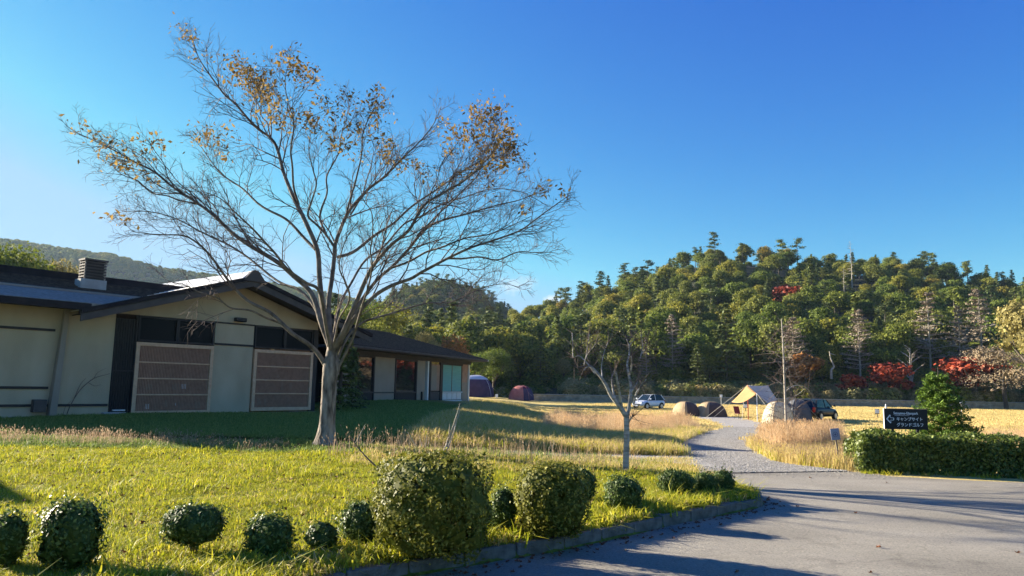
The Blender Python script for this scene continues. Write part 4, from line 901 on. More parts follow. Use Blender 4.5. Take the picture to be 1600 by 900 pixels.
# ------------------------------------------------------------------ cars
def paint(name, c): return mat(name, c, None, rough=.3, spec=.45, coat=.4)
M['car_glass'] = mat('car_glass', (.01, .02, .03), None, rough=.1, spec=.25)
M['tail'] = mat('tail_lamp', (.35, .02, .02), None, rough=.2); M['lamp'] = mat('head_lamp', (.7, .72, .75), None, rough=.1, spec=1.)
def car(name, label, body_m, loc, heading, L, Wd, Hh, hood=.26, st=None):
    """x forward. Body is lofted from rounded sections; cabin narrower with real window panes"""
    T = empty(name, loc, heading); tag(T, label, 'car')
    belt = Hh*.64; hw = Wd/2; S = []
    #        x/L   bottom top  half-width factor
    prof = [(-.50, .42, .72, .80), (-.485, .26, .95, .92), (-.43, .20, 1.0, .98), (-.2, .18, 1.0, 1.), (.1, .18, .98, 1.), (.25, .19, .92, .99), (.38, .20, .84, .96), (.46, .24, .72, .90), (.50, .34, .56, .78)]
    V, Fc = [], []; n = 12
    for fx, zb, zt, w in prof:
        zb_, zt_ = belt*zb+.05, belt*zt
        ring = [(-.86, 0), (-1, .18), (-1, .55), (-.95, .85), (-.80, 1), (-.3, 1.03), (.3, 1.03), (.80, 1), (.95, .85), (1, .55), (1, .18), (.86, 0)]
        V += [(fx*L, a*hw*w, zb_+(zt_-zb_)*b) for a, b in ring]
    for i in range(len(prof)-1):
        for k in range(n): Fc.append((i*n+k, i*n+(k+1) % n, (i+1)*n+(k+1) % n, (i+1)*n+k))
    Fc += [tuple(range(n-1, -1, -1)), tuple((len(prof)-1)*n+k for k in range(n))]
    mb = MB(); mb.add(V, Fc); o = mb.build('body', body_m, T, smooth=True); md = o.modifiers.new('s', 'SUBSURF'); md.levels = 1; md.render_levels = 1
    # cabin: rear base, rear roof, front roof, windscreen base
    xa, xb, xc, xd = -.46*L, -.36*L, .06*L, .25*L; zr = Hh; wb, wt = hw*.90, hw*.70
    sec = [(xa, belt*.97, wb, .0), (xb, zr*.965, wt, 0), (-.12*L, zr, wt*1.0, 0), (xc, zr*.97, wt*.97, 0), (xd, belt*.93, wb*.96, 0)]
    glass = MB(); roofm = MB()
    Lf = [(x, w, z) for x, z, w, _ in sec]; Rt = [(x, -w, z) for x, z, w, _ in sec]
    zb2 = belt*.93; base = [(xa, wb, zb2), (xd, wb*.96, zb2)]
    r_ = MB(); T1 = [Lf[1], Lf[2], Lf[3]]; T2 = [Rt[1], Rt[2], Rt[3]]
    r_.add(T1+T2+[(x, y*1.0, z-.05) for x, y, z in T1]+[(x, y, z-.05) for x, y, z in T2], [(0,3,4,1),(1,4,5,2),(6,7,10,9),(7,8,11,10),(0,1,7,6),(1,2,8,7),(3,9,10,4),(4,10,11,5),(0,6,9,3),(2,5,11,8)])
    r_.build('roof', body_m, T, bevel=.04)
    def quad(name, q, m): MB().add(q, [(0, 1, 2, 3)]).build(name, m, T)
    quad('rear_window', [Lf[0], Rt[0], Rt[1], Lf[1]], M['car_glass']); quad('windscreen', [Lf[3], Rt[3], Rt[4], Lf[4]], M['car_glass'])
    for s, A in ((1, Lf), (-1, Rt)):
        mid = (-.08*L, s*wb, zb2); midt = A[2]
        quad('side_window', [A[0], mid, (mid[0], midt[1], midt[2]), A[1]], M['car_glass']); quad('side_window', [mid, A[4], A[3], (mid[0], midt[1], midt[2])], M['car_glass'])
        for p, q, r in ((A[0], A[1], .05), (mid, (mid[0], midt[1], midt[2]), .035), (A[3], A[4], .035)): MB().tube([p, q], r, 6).build('pillar', body_m, T)
        MB().tube([(xd*.82, s*(hw+.03), belt+.08), (xd*.82, s*(hw+.17), belt+.10)], [.06, .09], 8).build('mirror', body_m, T)
        boxo('headlight', M['lamp'], T, .435*L, .475*L, s*hw*.60-.11, s*hw*.60+.13, belt*.62, belt*.80, bevel=.03)
        boxo('tail_light', M['tail'], T, -.505*L, -.46*L, s*hw*.74-.09, s*hw*.74+.09, belt*.62, belt*.98, bevel=.02)
        for x in (-.31*L, .31*L):
            w = empty('wheel', (x, s*(hw-.10), .31)); w.parent = T
            MB().tube([(0, -.10, 0), (0, .10, 0)], .31, 20).build('tyre', M['rubber'], w, bevel=.02)
            MB().tube([(0, -.115, 0), (0, .115, 0)], [.20, .20], 12).build('rim', M['steel'], w)
            mb = MB(); k = 14; vs = [(x+math.cos(math.pi*t/k)*.385, s*(hw+.004), .31+math.sin(math.pi*t/k)*.385) for t in range(k+1)]
            mb.add(vs+[(x+math.cos(math.pi*t/k)*.385, s*(hw-.1), .31+math.sin(math.pi*t/k)*.385) for t in range(k+1)], [tuple(range(k+1)), *[(t, t+1, t+k+2, t+k+1) for t in range(k)]]); mb.build('wheel_arch', M['rubber'], T)
    boxo('number_plate', M['sign_white'], T, -.512*L, -.502*L, -.17, .17, belt*.42, belt*.60); boxo('number_plate', M['sign_white'], T, .50*L, .512*L, -.17, .17, belt*.30, belt*.45)
    boxo('grille', M['black'], T, .49*L, .508*L, -.45, .45, belt*.46, belt*.56, bevel=.01)
    return T
M['white_car'] = paint('white_car_paint', (.72, .74, .76)); M['black_car'] = mat('black_car_paint', (.008, .008, .012), None, rough=.3, spec=.25)
def gat(u, y): p = AT(u, 600, y); return (p[0], y, H1(p[0], y))
car('white_car', 'small rounded white car parked in the field beyond the reddish grass', M['white_car'], gat(1013, 78), rad(-90-52), 3.6, 1.66, 1.50)
car('black_car', 'black hatchback parked beside the tents, seen from behind', M['black_car'], gat(1276, 55), rad(43), 3.8, 1.62, 1.52)
# ------------------------------------------------------------------ tents and awning
M['tan'] = mat('tan_canvas', (.50, .38, .22), (.58, .45, .28), 2, .8, transl=.35); M['brown'] = mat('brown_canvas', (.085, .055, .045), (.11, .075, .06), 2, .8)
M['cream'] = mat('cream_canvas', (.58, .52, .38), (.66, .60, .46), 2, .8, transl=.3); M['greyc'] = mat('grey_canvas', (.075, .08, .09), (.10, .105, .115), 2, .8)
M['awning'] = mat('awning_tan', (.62, .38, .17), (.68, .43, .20), 1.5, .8, transl=.45); M['awning_grey'] = mat('awning_grey', (.42, .42, .43), (.48, .48, .49), 1.5, .8, transl=.35)
M['maroon'] = mat('maroon_canvas', (.14, .02, .04), (.19, .03, .055), 2, .8); M['pink'] = mat('pink_canvas', (.50, .17, .15), (.58, .24, .21), 2, .8, transl=.3)
M['purple'] = mat('purple_canvas', (.06, .04, .075), (.09, .055, .10), 2, .8); M['skyc'] = mat('white_canvas', (.62, .66, .75), (.70, .74, .82), 2, .7, transl=.25)
M['red_pole'] = mat('red_pole', (.45, .07, .04), None, rough=.4); M['rope'] = mat('rope', (.5, .45, .35), None, rough=.9)
def dome(name, label, loc, rz, w, l, h, mats, split, group=None, door=True, e=2.0, cat='tent'):
    """dome tent: l along x; sector materials chosen by the wall azimuth"""
    T = empty(name, loc, rz); tag(T, label, cat, group); nu, nv = 32, 10; mb = {}
    def P(i, j):
        a = 2*math.pi*i/nu; t = j/nv; c, s = math.cos(a), math.sin(a); k = (abs(c)**3.2+abs(s)**3.2)**(-1/3.2); rr = math.cos(t*math.pi/2)**.72
        sag = 1-.05*abs(math.sin(2*a))*math.sin(t*math.pi)
        return (c*k*rr*l/2*sag, s*k*rr*w/2*sag, math.sin(t*math.pi/2)**e**.0*h*math.sin(t*math.pi/2)**.0*1 if False else h*math.sin(t*math.pi/2))
    for i in range(nu):
        key = split((i+.5)/nu*360)
        for j in range(nv):
            k2 = key if isinstance(key, str) else key[0 if j < nv*.55 else 1]
            m = mb.setdefault(k2, MB()); q = [P(i, j), P(i+1, j), P(i+1, j+1), P(i, j+1)]
            m.add(q if j < nv-1 else q[:3], [(0, 1, 2, 3)] if j < nv-1 else [(0, 1, 2)])
    for k, m in mb.items(): m.build('panel', mats[k], T, smooth=True)
    for a in (45, 135):
        pts = []
        for t in range(-nv, nv+1):
            i = (a if t < 0 else a+180)/360*nu; p = P(i, nv-abs(t)) ; pts.append((p[0]*1.01, p[1]*1.01, p[2]*1.01+.01))
        MB().tube(pts, .02, 5).build('tent_pole', mats['pole'], T, smooth=True)
    if door:
        mbd = MB(); z = h*.72; mbd.add([(-.32*l*.5, -w/2*1.0, .03), (.32*l*.5, -w/2*1.0, .03), (.18*l*.5, -w/2*.80, z*.8), (-.02*l, -w/2*.74, z)], [(0, 1, 2, 3)]); mbd.build('door', mats['door'], T)
    for s in (-1, 1):
        MB().tube([(s*l*.36, -w*.36, h*.55), (s*l*.75, -w*.62, 0)], .008, 4).build('guy_rope', M['rope'], T)
    return T
ms = {'a': M['tan'], 'b': M['brown'], 'pole': M['tan'], 'door': M['brown']}
dome('small_tent', 'left of the two low brown and tan dome tents in the field', gat(1071, 58), rad(25), 2.0, 1.9, 1.12, ms, lambda a: 'a' if 130 < a < 240 else 'b', 'two small brown tents', door=False)
dome('small_tent', 'right of the two low brown and tan dome tents in the field', gat(1110, 58), rad(15), 2.0, 2.35, 1.12, ms, lambda a: 'a' if 130 < a < 236 else 'b', 'two small brown tents', door=False)
dome('cream_tent', 'cream dome tent behind the dead larch, left of the black car', gat(1214, 47), rad(10), 1.7, 1.8, 1.38, {'a': M['cream'], 'b': M['cream'], 'pole': M['tan'], 'door': M['tan']}, lambda a: 'a')
dome('grey_tent', 'dark grey tent between the cream tent and the black car', gat(1245, 50), rad(0), 1.8, 1.7, 1.5, {'a': M['greyc'], 'pole': M['greyc'], 'door': M['greyc']}, lambda a: 'a', door=False)
dome('tunnel_tent', 'large purple tent with a pale blue top at the corner of the building', gat(743, 108), rad(5), 4.0, 5.4, 3.1, {'a': M['purple'], 'b': M['skyc'], 'pole': M['skyc'], 'door': M['purple']}, lambda a: ('a', 'b') if 150 < a < 350 else ('a', 'a'))
dome('maroon_tent', 'pink and maroon dome tent farther right in the field', gat(815, 106), rad(-15), 3.2, 3.6, 2.1, {'a': M['maroon'], 'b': M['pink'], 'c': M['purple'], 'pole': M['pink'], 'door': M['purple']}, lambda a: 'b' if 140 < a < 292 else ('c', 'a'), door=False)
def awning():
    o = np.array(gat(1178, 52)); T = empty('awning', tuple(o)); tag(T, 'tan and grey fabric awning stretched over poles in the field', 'awning')
    q = lambda u, v, y: AT(u, v, y)-o
    r1, r2, fm = q(1168, 601.5, 53.5), q(1200, 602, 56), q(1182.3, 614.5, 50.5); l1, l2 = q(1143, 628, 52.5), q(1162, 628, 50.8); a1, a2 = q(1215, 624.5, 55.5), q(1206, 634.5, 52)
    def sheet(name, q4, m, sag=.12):
        n = 10; V, Fc = [], []; A, Bq, C_, D = [np.array(p) for p in q4]
        for i in range(n+1):
            for j in range(n+1):
                s, t = i/n, j/n; p = A*(1-s)*(1-t)+Bq*s*(1-t)+C_*s*t+D*(1-s)*t; p = p-np.array([0, 0, sag*4*s*(1-s)*.6+sag*4*t*(1-t)*.5]); V.append(p)
        for i in range(n):
            for j in range(n): a = i*(n+1)+j; Fc.append((a, a+1, a+n+2, a+n+1))
        me = np_mesh(name, np.array(V), np.array(Fc), m, smooth=True); w = link_mesh(name, me, T); sd = w.modifiers.new('t', 'SOLIDIFY'); sd.thickness = .01
    sheet('fabric', [r1, fm, l2, l1], M['awning'], .10); sheet('fabric', [r1, r2, a1, fm*.0+a2], M['awning_grey'], .10) if False else sheet('fabric', [r1, r2, a1, a2], M['awning_grey'], .10)
    MB().add([tuple(r1), tuple(a2), tuple(fm)], [(0, 1, 2)]).build('fabric', M['awning_grey'], T)
    g = lambda p: (p[0], p[1], H1(p[0]+o[0], p[1]+o[1])-o[2])
    MB().tube([tuple(fm), g(fm)], .03, 6).build('pole', M['sign_white'], T); MB().tube([tuple(r1), g(r1)], .03, 6).build('pole', M['red_pole'], T); MB().tube([tuple(r2), g(r2)], .03, 6).build('pole', M['steel'], T)
    for p, d in ((l1, (-1.6, -.5)), (l2, (-.6, -1.4)), (a1, (1.4, .6)), (a2, (.5, -1.2)), (r1, (-3.2, -.2)), (fm, (.6, -2.4))):
        e = np.array([p[0]+d[0], p[1]+d[1], 0]); MB().tube([tuple(p), g(e)], .012, 4).build('guy_rope', M['rope'], T)
    c = empty('camping_chair', (o[0]-.45, 54, H1(o[0], 54)), .4); tag(c, 'red camping chair in the shade under the tan awning', 'chair')
    MB().slab([(-.25, -.22, .42), (.25, -.22, .42), (.25, .22, .38), (-.25, .22, .38)], .02).build('seat', M['maroon'], c); MB().slab([(-.25, .20, .42), (.25, .20, .42), (.25, .36, .9), (-.25, .36, .9)], .02).build('backrest', M['maroon'], c)
    for x, y in ((-.24, -.2), (.24, -.2), (-.24, .22), (.24, .22)): MB().tube([(x, y, 0), (x, y, .42)], .015, 5).build('leg', M['black'], c)
awning()

# ------------------------------------------------------------------ block wall behind the field
def block_wall():
    A, Bp = np.array([3., 112.3]), np.array([104., 111.9]); d = Bp-A; Ln = np.hypot(*d); T = empty('retaining_wall', (A[0], A[1], 0), math.atan2(d[1], d[0]))
    tag(T, 'long low grey block retaining wall along the far edge of the field', 'wall')
    boxo('wall_core', M['block'], T, 0, Ln, .08, .6, -.9, .58); boxo('coping', M['concrete'], T, -.1, Ln+.1, -.06, .62, .58, .66, bevel=.01)
    blk = MB(); blk.add([(-.30, .08, 0), (0, .08, -.22), (.30, .08, 0), (0, .08, .22), (-.24, 0, 0), (0, 0, -.17), (.24, 0, 0), (0, 0, .17)], [(4, 5, 6, 7), (0, 1, 5, 4), (1, 2, 6, 5), (2, 3, 7, 6), (3, 0, 4, 7)])
    mb = MB(); bm = M['block']
    for i in range(int(Ln/.62)):
        for j in range(5):
            x = i*.62+.31+(.31 if j % 2 else 0); z = -.72+j*.235; v = [(p[0]+x, p[1]+rnd.uniform(0, .02), p[2]+z) for p in blk.v]; mb.add(v, blk.f)
    o = mb.build('wall_blocks', bm, T); o['kind'] = 'stuff'
block_wall()
# ------------------------------------------------------------------ forest: prototypes
def proto_broad(seed, h=9., w=7.6, nq=4000, leaf=.25, m=None, flat=1.):
    r_ = np.random.default_rng(seed); m = m or M['forest']; P, N, Pc = [], [], []
    nl = 9+seed % 4
    for k in range(nl):
        a = r_.uniform(0, 6.28); t = r_.uniform(0, 1)**.7; z = h*(.36+.5*t); rr = w*.32*(1-.75*max(0, t-.3))*r_.uniform(.5, 1.1) if k else 0
        c = np.array([math.cos(a)*rr, math.sin(a)*rr, z if k else h*.72]); s = np.array([w*r_.uniform(.20, .32), w*r_.uniform(.20, .32), h*r_.uniform(.12, .20)*flat])
        n = nq//nl; D = r_.normal(0, 1, (n, 3)); D /= np.linalg.norm(D, axis=1)[:, None]; D[:, 2] = np.where(D[:, 2] < -.35, -D[:, 2], D[:, 2])
        rad_ = r_.uniform(.72, 1.10, n)[:, None]*(1+.18*np.sin(D[:, :1]*8+k)*np.sin(D[:, 1:2]*7)); P.append(c+D*s*rad_); N.append(D+[0, 0, .25])
        D2 = r_.normal(0, 1, (14, 3)); D2 /= np.linalg.norm(D2, axis=1)[:, None]; Pc.append(c+D2*s*.55)
    P = np.concatenate(P); N = np.concatenate(N); Pc = np.concatenate(Pc)
    V, Fc = leafquads(P, N, leaf, 1.3, .6, r_); V2, F2 = leafquads(Pc, r_.normal(0, 1, Pc.shape), leaf*4., 1.1, .3, r_)
    A = merge([(V, Fc, 0, r_.random(len(Fc))), (V2, F2, 0, r_.random(len(F2))*.15)])  # core flakes limited to the darkest tones, crown shade put into their colour
    crown = np_mesh('crown', A[0], A[1], m, fr=A[3])
    LL = [(np.array([[0, 0, -1], [.1, 0, h*.3], [0, .1, h*.75]]), np.array([.2, .15, .05]))]
    for k in range(5):
        a = r_.uniform(0, 6.28); LL.append((np.array([[0, 0, h*.28+k*.3], [math.cos(a)*w*.15, math.sin(a)*w*.15, h*.5], [math.cos(a)*w*.28, math.sin(a)*w*.28, h*.68]]), np.array([.09, .06, .03])))
    V, Fc = tubes_np(LL, 5); trunk = np_mesh('trunk', V, Fc, M['dtrunk'], smooth=True)
    return crown, trunk
def proto_conifer(seed, h=12., w=5., nq=1500, m=None, tr=None, z0=.12, droop=.15, sparse=0., leaf=.34, power=.8):
    r_ = np.random.default_rng(seed+100); m = m or M['conifer']; P, N, LL = [], [], [(np.array([[0, 0, -1], [0, 0, h*.5], [0, 0, h]]), np.array([.2, .13, .03]))]
    nw = int(11+h*.4); each = max(4, int(nq/nw/6))
    for k in range(nw):
        z = h*(z0+(1-z0)*(k+.5)/nw); Lm = w/2*(1-(z/h-z0)/(1.02-z0))**power+.15
        for j in range(6):
            if r_.random() < sparse: continue
            a = r_.uniform(0, 6.28); L = Lm*r_.uniform(.55, 1.12); p0 = np.array([0, 0, z]); p1 = np.array([math.cos(a)*L, math.sin(a)*L, z+L*(.12-droop)])
            LL.append((np.array([p0, p1]), np.array([.05, .015]))); t = r_.random(each)**.65; Q = p0+(p1-p0)*t[:, None]+np.array([0, 0, 1])*(.25*np.sin(t*math.pi))[:, None]*L*.2
            sd = np.array([-math.sin(a), math.cos(a), 0]); Q = Q+sd*(r_.normal(0, .17*L, each))[:, None]+np.array([0, 0, 1])*r_.normal(0, .10, each)[:, None]; P.append(Q); N.append(np.tile([0, 0, 1.], (each, 1))+np.array([math.cos(a), math.sin(a), 0])*.4)
    P = np.concatenate(P); N = np.concatenate(N); V, Fc = leafquads(P, N, leaf, 1.9, .4, r_)
    crown = np_mesh('crown', V, Fc, m, fr=r_.random(len(Fc))); V, Fc = tubes_np(LL, 5 if tr is None else 5); return crown, np_mesh('trunk', V, Fc, tr or M['dtrunk'])
def proto_pine(seed, h=12., w=5.):
    """tall bare trunk with flat separate tufts of needles"""
    r_ = np.random.default_rng(seed+200); P, N = [], []; LL = [(np.array([[0, 0, -1], [.2, 0, h*.4], [-.1, .1, h*.75], [.1, 0, h*.98]]), np.array([.2, .15, .1, .03]))]
    for k in range(11):
        z = h*(.50+.5*k/10.5); a = r_.uniform(0, 6.28); L = w*.42*(1.1-.75*(k/10))*r_.uniform(.45, 1.1); c = np.array([math.cos(a)*L, math.sin(a)*L, z]); LL.append((np.array([[0, 0, z-.3], c]), np.array([.05, .02])))
        n = 95; D = r_.normal(0, 1, (n, 3))*np.array([w*.115, w*.115, .16]); P.append(c+D); N.append(np.tile([0, 0, 1.], (n, 1)))
    P = np.concatenate(P); N = np.concatenate(N); V, Fc = leafquads(P, N, .30, 1.8, .5, r_); V2, F2 = tubes_np(LL, 5)
    return np_mesh('crown', V, Fc, M['conifer'], fr=r_.random(len(Fc))), np_mesh('trunk', V2, F2, M['dtrunk'])
def withered(seed, h=12., w=7.):
    (c, t), (b, _) = proto_conifer(seed, h, w, 3400, M['bare'], M['ptrunk'], z0=.22, droop=.0, sparse=.10, leaf=.17, power=.62), (None, None); return c, t
def proto_bare(seed, h=9., w=5., m=None, up=.6, nb=26, tw=10, hor=False):
    r_ = np.random.default_rng(seed+300); m = m or M['bare']; LL = [(np.array([[0, 0, -1], [.15, 0, h*.4], [0, .1, h*.95]]), np.array([.17, .11, .03]))]; TW = []
    for k in range(nb):
        z = h*(.22+.74*k/nb); a = r_.uniform(0, 6.28); L = w/2*((1-(z/h))**.6+.12)*r_.uniform(.6, 1.1); dz = L*(r_.uniform(-.12, .12) if hor else up)
        p0 = np.array([0, 0, z]); p1 = p0+[math.cos(a)*L, math.sin(a)*L, dz]; LL.append((np.array([p0, (p0+p1)/2+[0, 0, .06*L], p1]), np.array([.05, .035, .012])))
        for j in range(tw):
            t = r_.uniform(.25, 1); q = p0+(p1-p0)*t; d = np.array([math.cos(a+r_.normal(0, .8)), math.sin(a+r_.normal(0, .8)), r_.normal(0, .15) if hor else r_.uniform(0, .9)]); TW.append((np.array([q, q+d*L*.33*r_.uniform(.4, 1.1)]), np.array([.028, .008])))
    V, Fc = tubes_np(TW, 3); V2, F2 = tubes_np(LL, 5)
    return np_mesh('crown', V, Fc, m, fr=r_.random(len(Fc))), np_mesh('trunk', V2, F2, M['ptrunk'])
PROTO = {'broad': [proto_broad(i) for i in range(8)], 'wide': [proto_broad(20+i, 7, 8.6, 4000, .24) for i in range(3)], 'conifer': [proto_conifer(i) for i in range(3)],
         'pine': [proto_pine(i) for i in range(4)], 'tall': [proto_conifer(9, 13, 3.6, 1400)]}
def place_tree(kind, k, x, y, z, s, rz, name, label, group=None, parts=True, cat='tree', sz=None, pr=None):
    c, t = (pr or PROTO[kind][k % len(PROTO[kind])])
    T = empty(name, (x, y, z), rz); T.scale = (s, s, sz or s); tag(T, label, cat, group)
    a = link_mesh('crown', c, T); b = link_mesh('trunk', t, T); return T
NAMES = {'broad': ('broadleaf_tree', 'rounded olive green broadleaf tree among the dense woods on the hillside'), 'wide': ('spreading_tree', 'low spreading broadleaf tree crowded among the woods on the hillside'),
         'conifer': ('conifer_tree', 'dark layered conifer among the dense woods on the hillside'), 'pine': ('pine_tree', 'tall pine with separate tufts of needles rising from the wooded hillside'), 'tall': ('cedar_tree', 'slim pointed cedar among the dense woods on the hillside')}
# notable trees that can be told apart: (kind, x px, top row, depth, height/width stretch, label, name)
M_sets = {}
def special(pr, u, vtop, y, hp, label, name, w=1., cat='tree', zb=None, rz=None):
    """pr: (crown, trunk) of nominal height hp; scaled so that its top shows at row vtop"""
    p = AT(u, vtop, y); z0 = float(HH(np.array([p[0]]), np.array([y]))[0]) if zb is None else zb
    s = (p[2]-z0)/hp; T = place_tree(None, 0, p[0], y, z0, s*w, rnd.uniform(0, 6.28) if rz is None else rz, name, label, pr=pr, cat=cat, sz=s); return T
taken = []
def sp(*a, **k): special(*a, **k); p = AT(a[1], a[2], a[3]); taken.append((p[0], a[3]))
mp = proto_broad(50, 4.2, 4.6, 1500, .24, M['maple']); mp2 = proto_broad(51, 4.2, 4.6, 1300, .24, M['maple'])
sp(mp, 1394, 570, 118, 4.0, 'crimson maple above the block wall, just left of the young spruce', 'red_maple', 1.35); sp(mp2, 1327, 586, 117, 4.0, 'smallest red maple, between the snag and the crimson maple', 'red_maple', 1.2)
sp(mp, 1518, 560, 117, 4.0, 'scarlet and rust maple right of the young spruce', 'red_maple', 1.5)
sp(mp2, 1236, 449, 190, 4.0, 'rust red tree high up on the hillside', 'red_maple', 1.3)
orr = proto_broad(52, 5, 4.6, 1300, .25, M['orange']); yel = proto_broad(53, 9, 7, 4200, .20, M['yellow'])
sp(orr, 914, 572, 124, 4.8, 'small orange tree left of the pollarded tree at the foot of the woods', 'orange_tree', .9); sp(orr, 1258, 556, 120, 4.8, 'rusty orange layered tree behind the dead larch', 'orange_tree', 1.1)
sp(yel, 880, 562, 128, 8.6, 'yellow green autumn tree beside the small orange tree', 'yellow_tree', .9); sp(yel, 1598, 472, 100, 8.6, 'tall yellowing tree cut off by the right edge', 'yellow_tree', .9, zb=.6)
br = proto_broad(54, 6, 8, 9000, .085, M['beige_twigs']); sp(br, 1566, 540, 112, 5.9, 'pale leafless looking spreading tree right of the scarlet maple', 'bare_tree', 1.2)
sp(proto_bare(2, 5, 3.6, None, .8, 16, 6), 1422, 541, 122, 4.9, 'small bare grey tree on the dark slope above the crimson maple', 'bare_tree')
dc = [withered(3+i, 12, 7.5) for i in range(3)]
sp(dc[0], 1238, 500, 124, 11.6, 'pale brown dead conifer standing behind the dead larch', 'dead_conifer', 1.0); sp(dc[1], 1340, 488, 126, 11.6, 'grey dead conifer with a forked pale trunk above the small red maple', 'dead_conifer', .85)
sp(dc[2], 1448, 462, 134, 11.6, 'grey layered dead conifer on the dark slope above the crimson maple', 'dead_conifer', .9); sp(dc[0], 1528, 456, 136, 11.6, 'grey green withered conifer with a pale trunk near the right edge', 'dead_conifer', .9)
sp(dc[1], 1496, 482, 133, 11.6, 'thin withered conifer left of the grey green one', 'dead_conifer', .6); sp(dc[2], 1050, 496, 128, 11.6, 'pale brown withered conifer right of the pollarded tree', 'dead_conifer', .8)
sp(dc[0], 735+275, 530, 126, 11.6, 'grey withered tree just right of the top of the pollarded tree', 'dead_conifer', .7)
lm = [proto_conifer(30+i, 13, 7.2, 1900, M['lime'], z0=.04, leaf=.32, droop=.1) for i in range(2)]
sp(lm[0], 1133, 474, 124, 13, 'broad light green layered conifer behind the small tents', 'light_conifer', 1.0); sp(lm[1], 1090, 535, 121, 13, 'short light green conifer left of the broad one', 'light_conifer', 1.1)
sp(lm[1], 1195, 545, 122, 13, 'short bright green conifer behind the awning', 'light_conifer', .9); sp(lm[0], 845, 535, 126, 13, 'light green conifer behind the maroon tent', 'light_conifer', 1.05); sp(lm[1], 800, 560, 121, 13, 'small light green conifer left of the maroon tent', 'light_conifer', 1.1)
pn = PROTO['pine']
for i, (u, v, lab) in enumerate([(1116, 364, 'highest pine on the skyline, alone above the ridge'), (976, 412, 'leftmost lone pine standing out on the ridge'), (1012, 407, 'second pine from the left on the ridge, leaning crown'), (1440, 399, 'left pine of the pair on the right part of the ridge'),
        (1458, 396, 'right pine of the pair on the right part of the ridge'), (1510, 409, 'flat crowned pine farthest right on the ridge'), (1245, 373, 'pine just right of the hilltop on the skyline'), (1160, 381, 'flat crowned pine right of the highest pine on the skyline')]):
    p = AT(u, v, 262); z0 = p[2]-11.5; s = .98; place_tree('pine', i, p[0], 262, z0, s, i*1.3, 'ridge_pine', lab, cat='tree'); taken.append((p[0], 262))
sd_ = proto_bare(11, 15, 4.2, M['bare'], .1, 30, 8, True); p = AT(1328, 373, 225); place_tree(None, 0, p[0], 225, p[2]-15, 1, 0, 'dead_spire', 'tallest dead grey spire rising above the ridge', pr=sd_)
p = AT(1318, 415, 200); place_tree(None, 0, p[0], 200, p[2]-15, 1, 2, 'dead_spire', 'pale dead trunk standing in front of the dead spire', pr=sd_)
# leaning snag and pale trunks at the foot
def snag(pts, y, label):
    P = crom([AT(u, v, y) for u, v in pts], 3); o = P[0].copy(); T = empty('snag', tuple(o)); tag(T, label, 'dead tree')
    V, Fc = tubes_np([(P-o, np.linspace(.22, .07, len(P)))], 6); link_mesh('trunk', np_mesh('trunk', V, Fc, M['ptrunk'], smooth=True), T)
    q = P[-2]; V, Fc = tubes_np([(np.array([q, q+[.6, 0, -.1], q+[1., 0, -.25]])-o, np.array([.07, .05, .02]))], 5); link_mesh('limb', np_mesh('limb', V, Fc, M['ptrunk']), T)
snag([(1299,592),(1299,578),(1303,573),(1298,560),(1296,549)], 119, 'crooked pale snag without branches left of the smallest red maple')
# the woods
spots = []
def okd(x, y, d):
    for a, b in spots[-400:]:
        if abs(a-x) < d and abs(b-y) < d and (a-x)**2+(b-y)**2 < d*d: return False
    for a, b in taken:
        if (a-x)**2+((b-y)*.8)**2 < (d*.55)**2: return False
        if 0 < (y-b)*-1 < 14 and abs(x/y-a/b)*y < 3.2: return False      # keep the notable trees in view
    return True
tries = 0
while len(spots) < 880 and tries < 90000:
    tries += 1; y = 123+(rnd.random()**1.15)*165; a = rnd.uniform(-.30, .80); x = a*y
    if x < -2 and y < 124: continue
    if y < 130 and rnd.random() < .3: continue
    if okd(x, y, 4.9 if y < 150 else 5.6): spots.append((x, y))
spots.sort(key=lambda p: p[1]); print('woods', len(spots), tries)
# nearest 240 are single trees with their own parts, the rest one mass
far_pts = {k: [] for k in PROTO}
def pick(x, y):
    q = rnd.random()
    if y > 235: return 'pine' if q < .12 else 'broad' if q < .90 else 'conifer' if q < .95 else 'wide'
    if x < 12: return 'conifer' if q < .22 else 'broad' if q < .75 else 'tall' if q < .78 else 'wide'
    return 'broad' if q < .62 else 'wide' if q < .84 else 'conifer' if q < .92 else 'pine' if q < .97 else 'tall'
WOODS = []
for i, (x, y) in enumerate(spots):
    k = pick(x, y); z = float(HH(np.array([x]), np.array([y]))[0])-.3; s = rnd.uniform(.68, 1.22)*(.9 if y > 200 else 1.0)*(.8 if y < 128 else 1); v = rnd.randrange(9)
    if x < 5 and y < 140: s *= 1.15
    if i < 232: WOODS.append((k, v, x, y, z, s, rnd.uniform(0, 6.28)))
    else: far_pts[k].append((x, y, z, s, v))

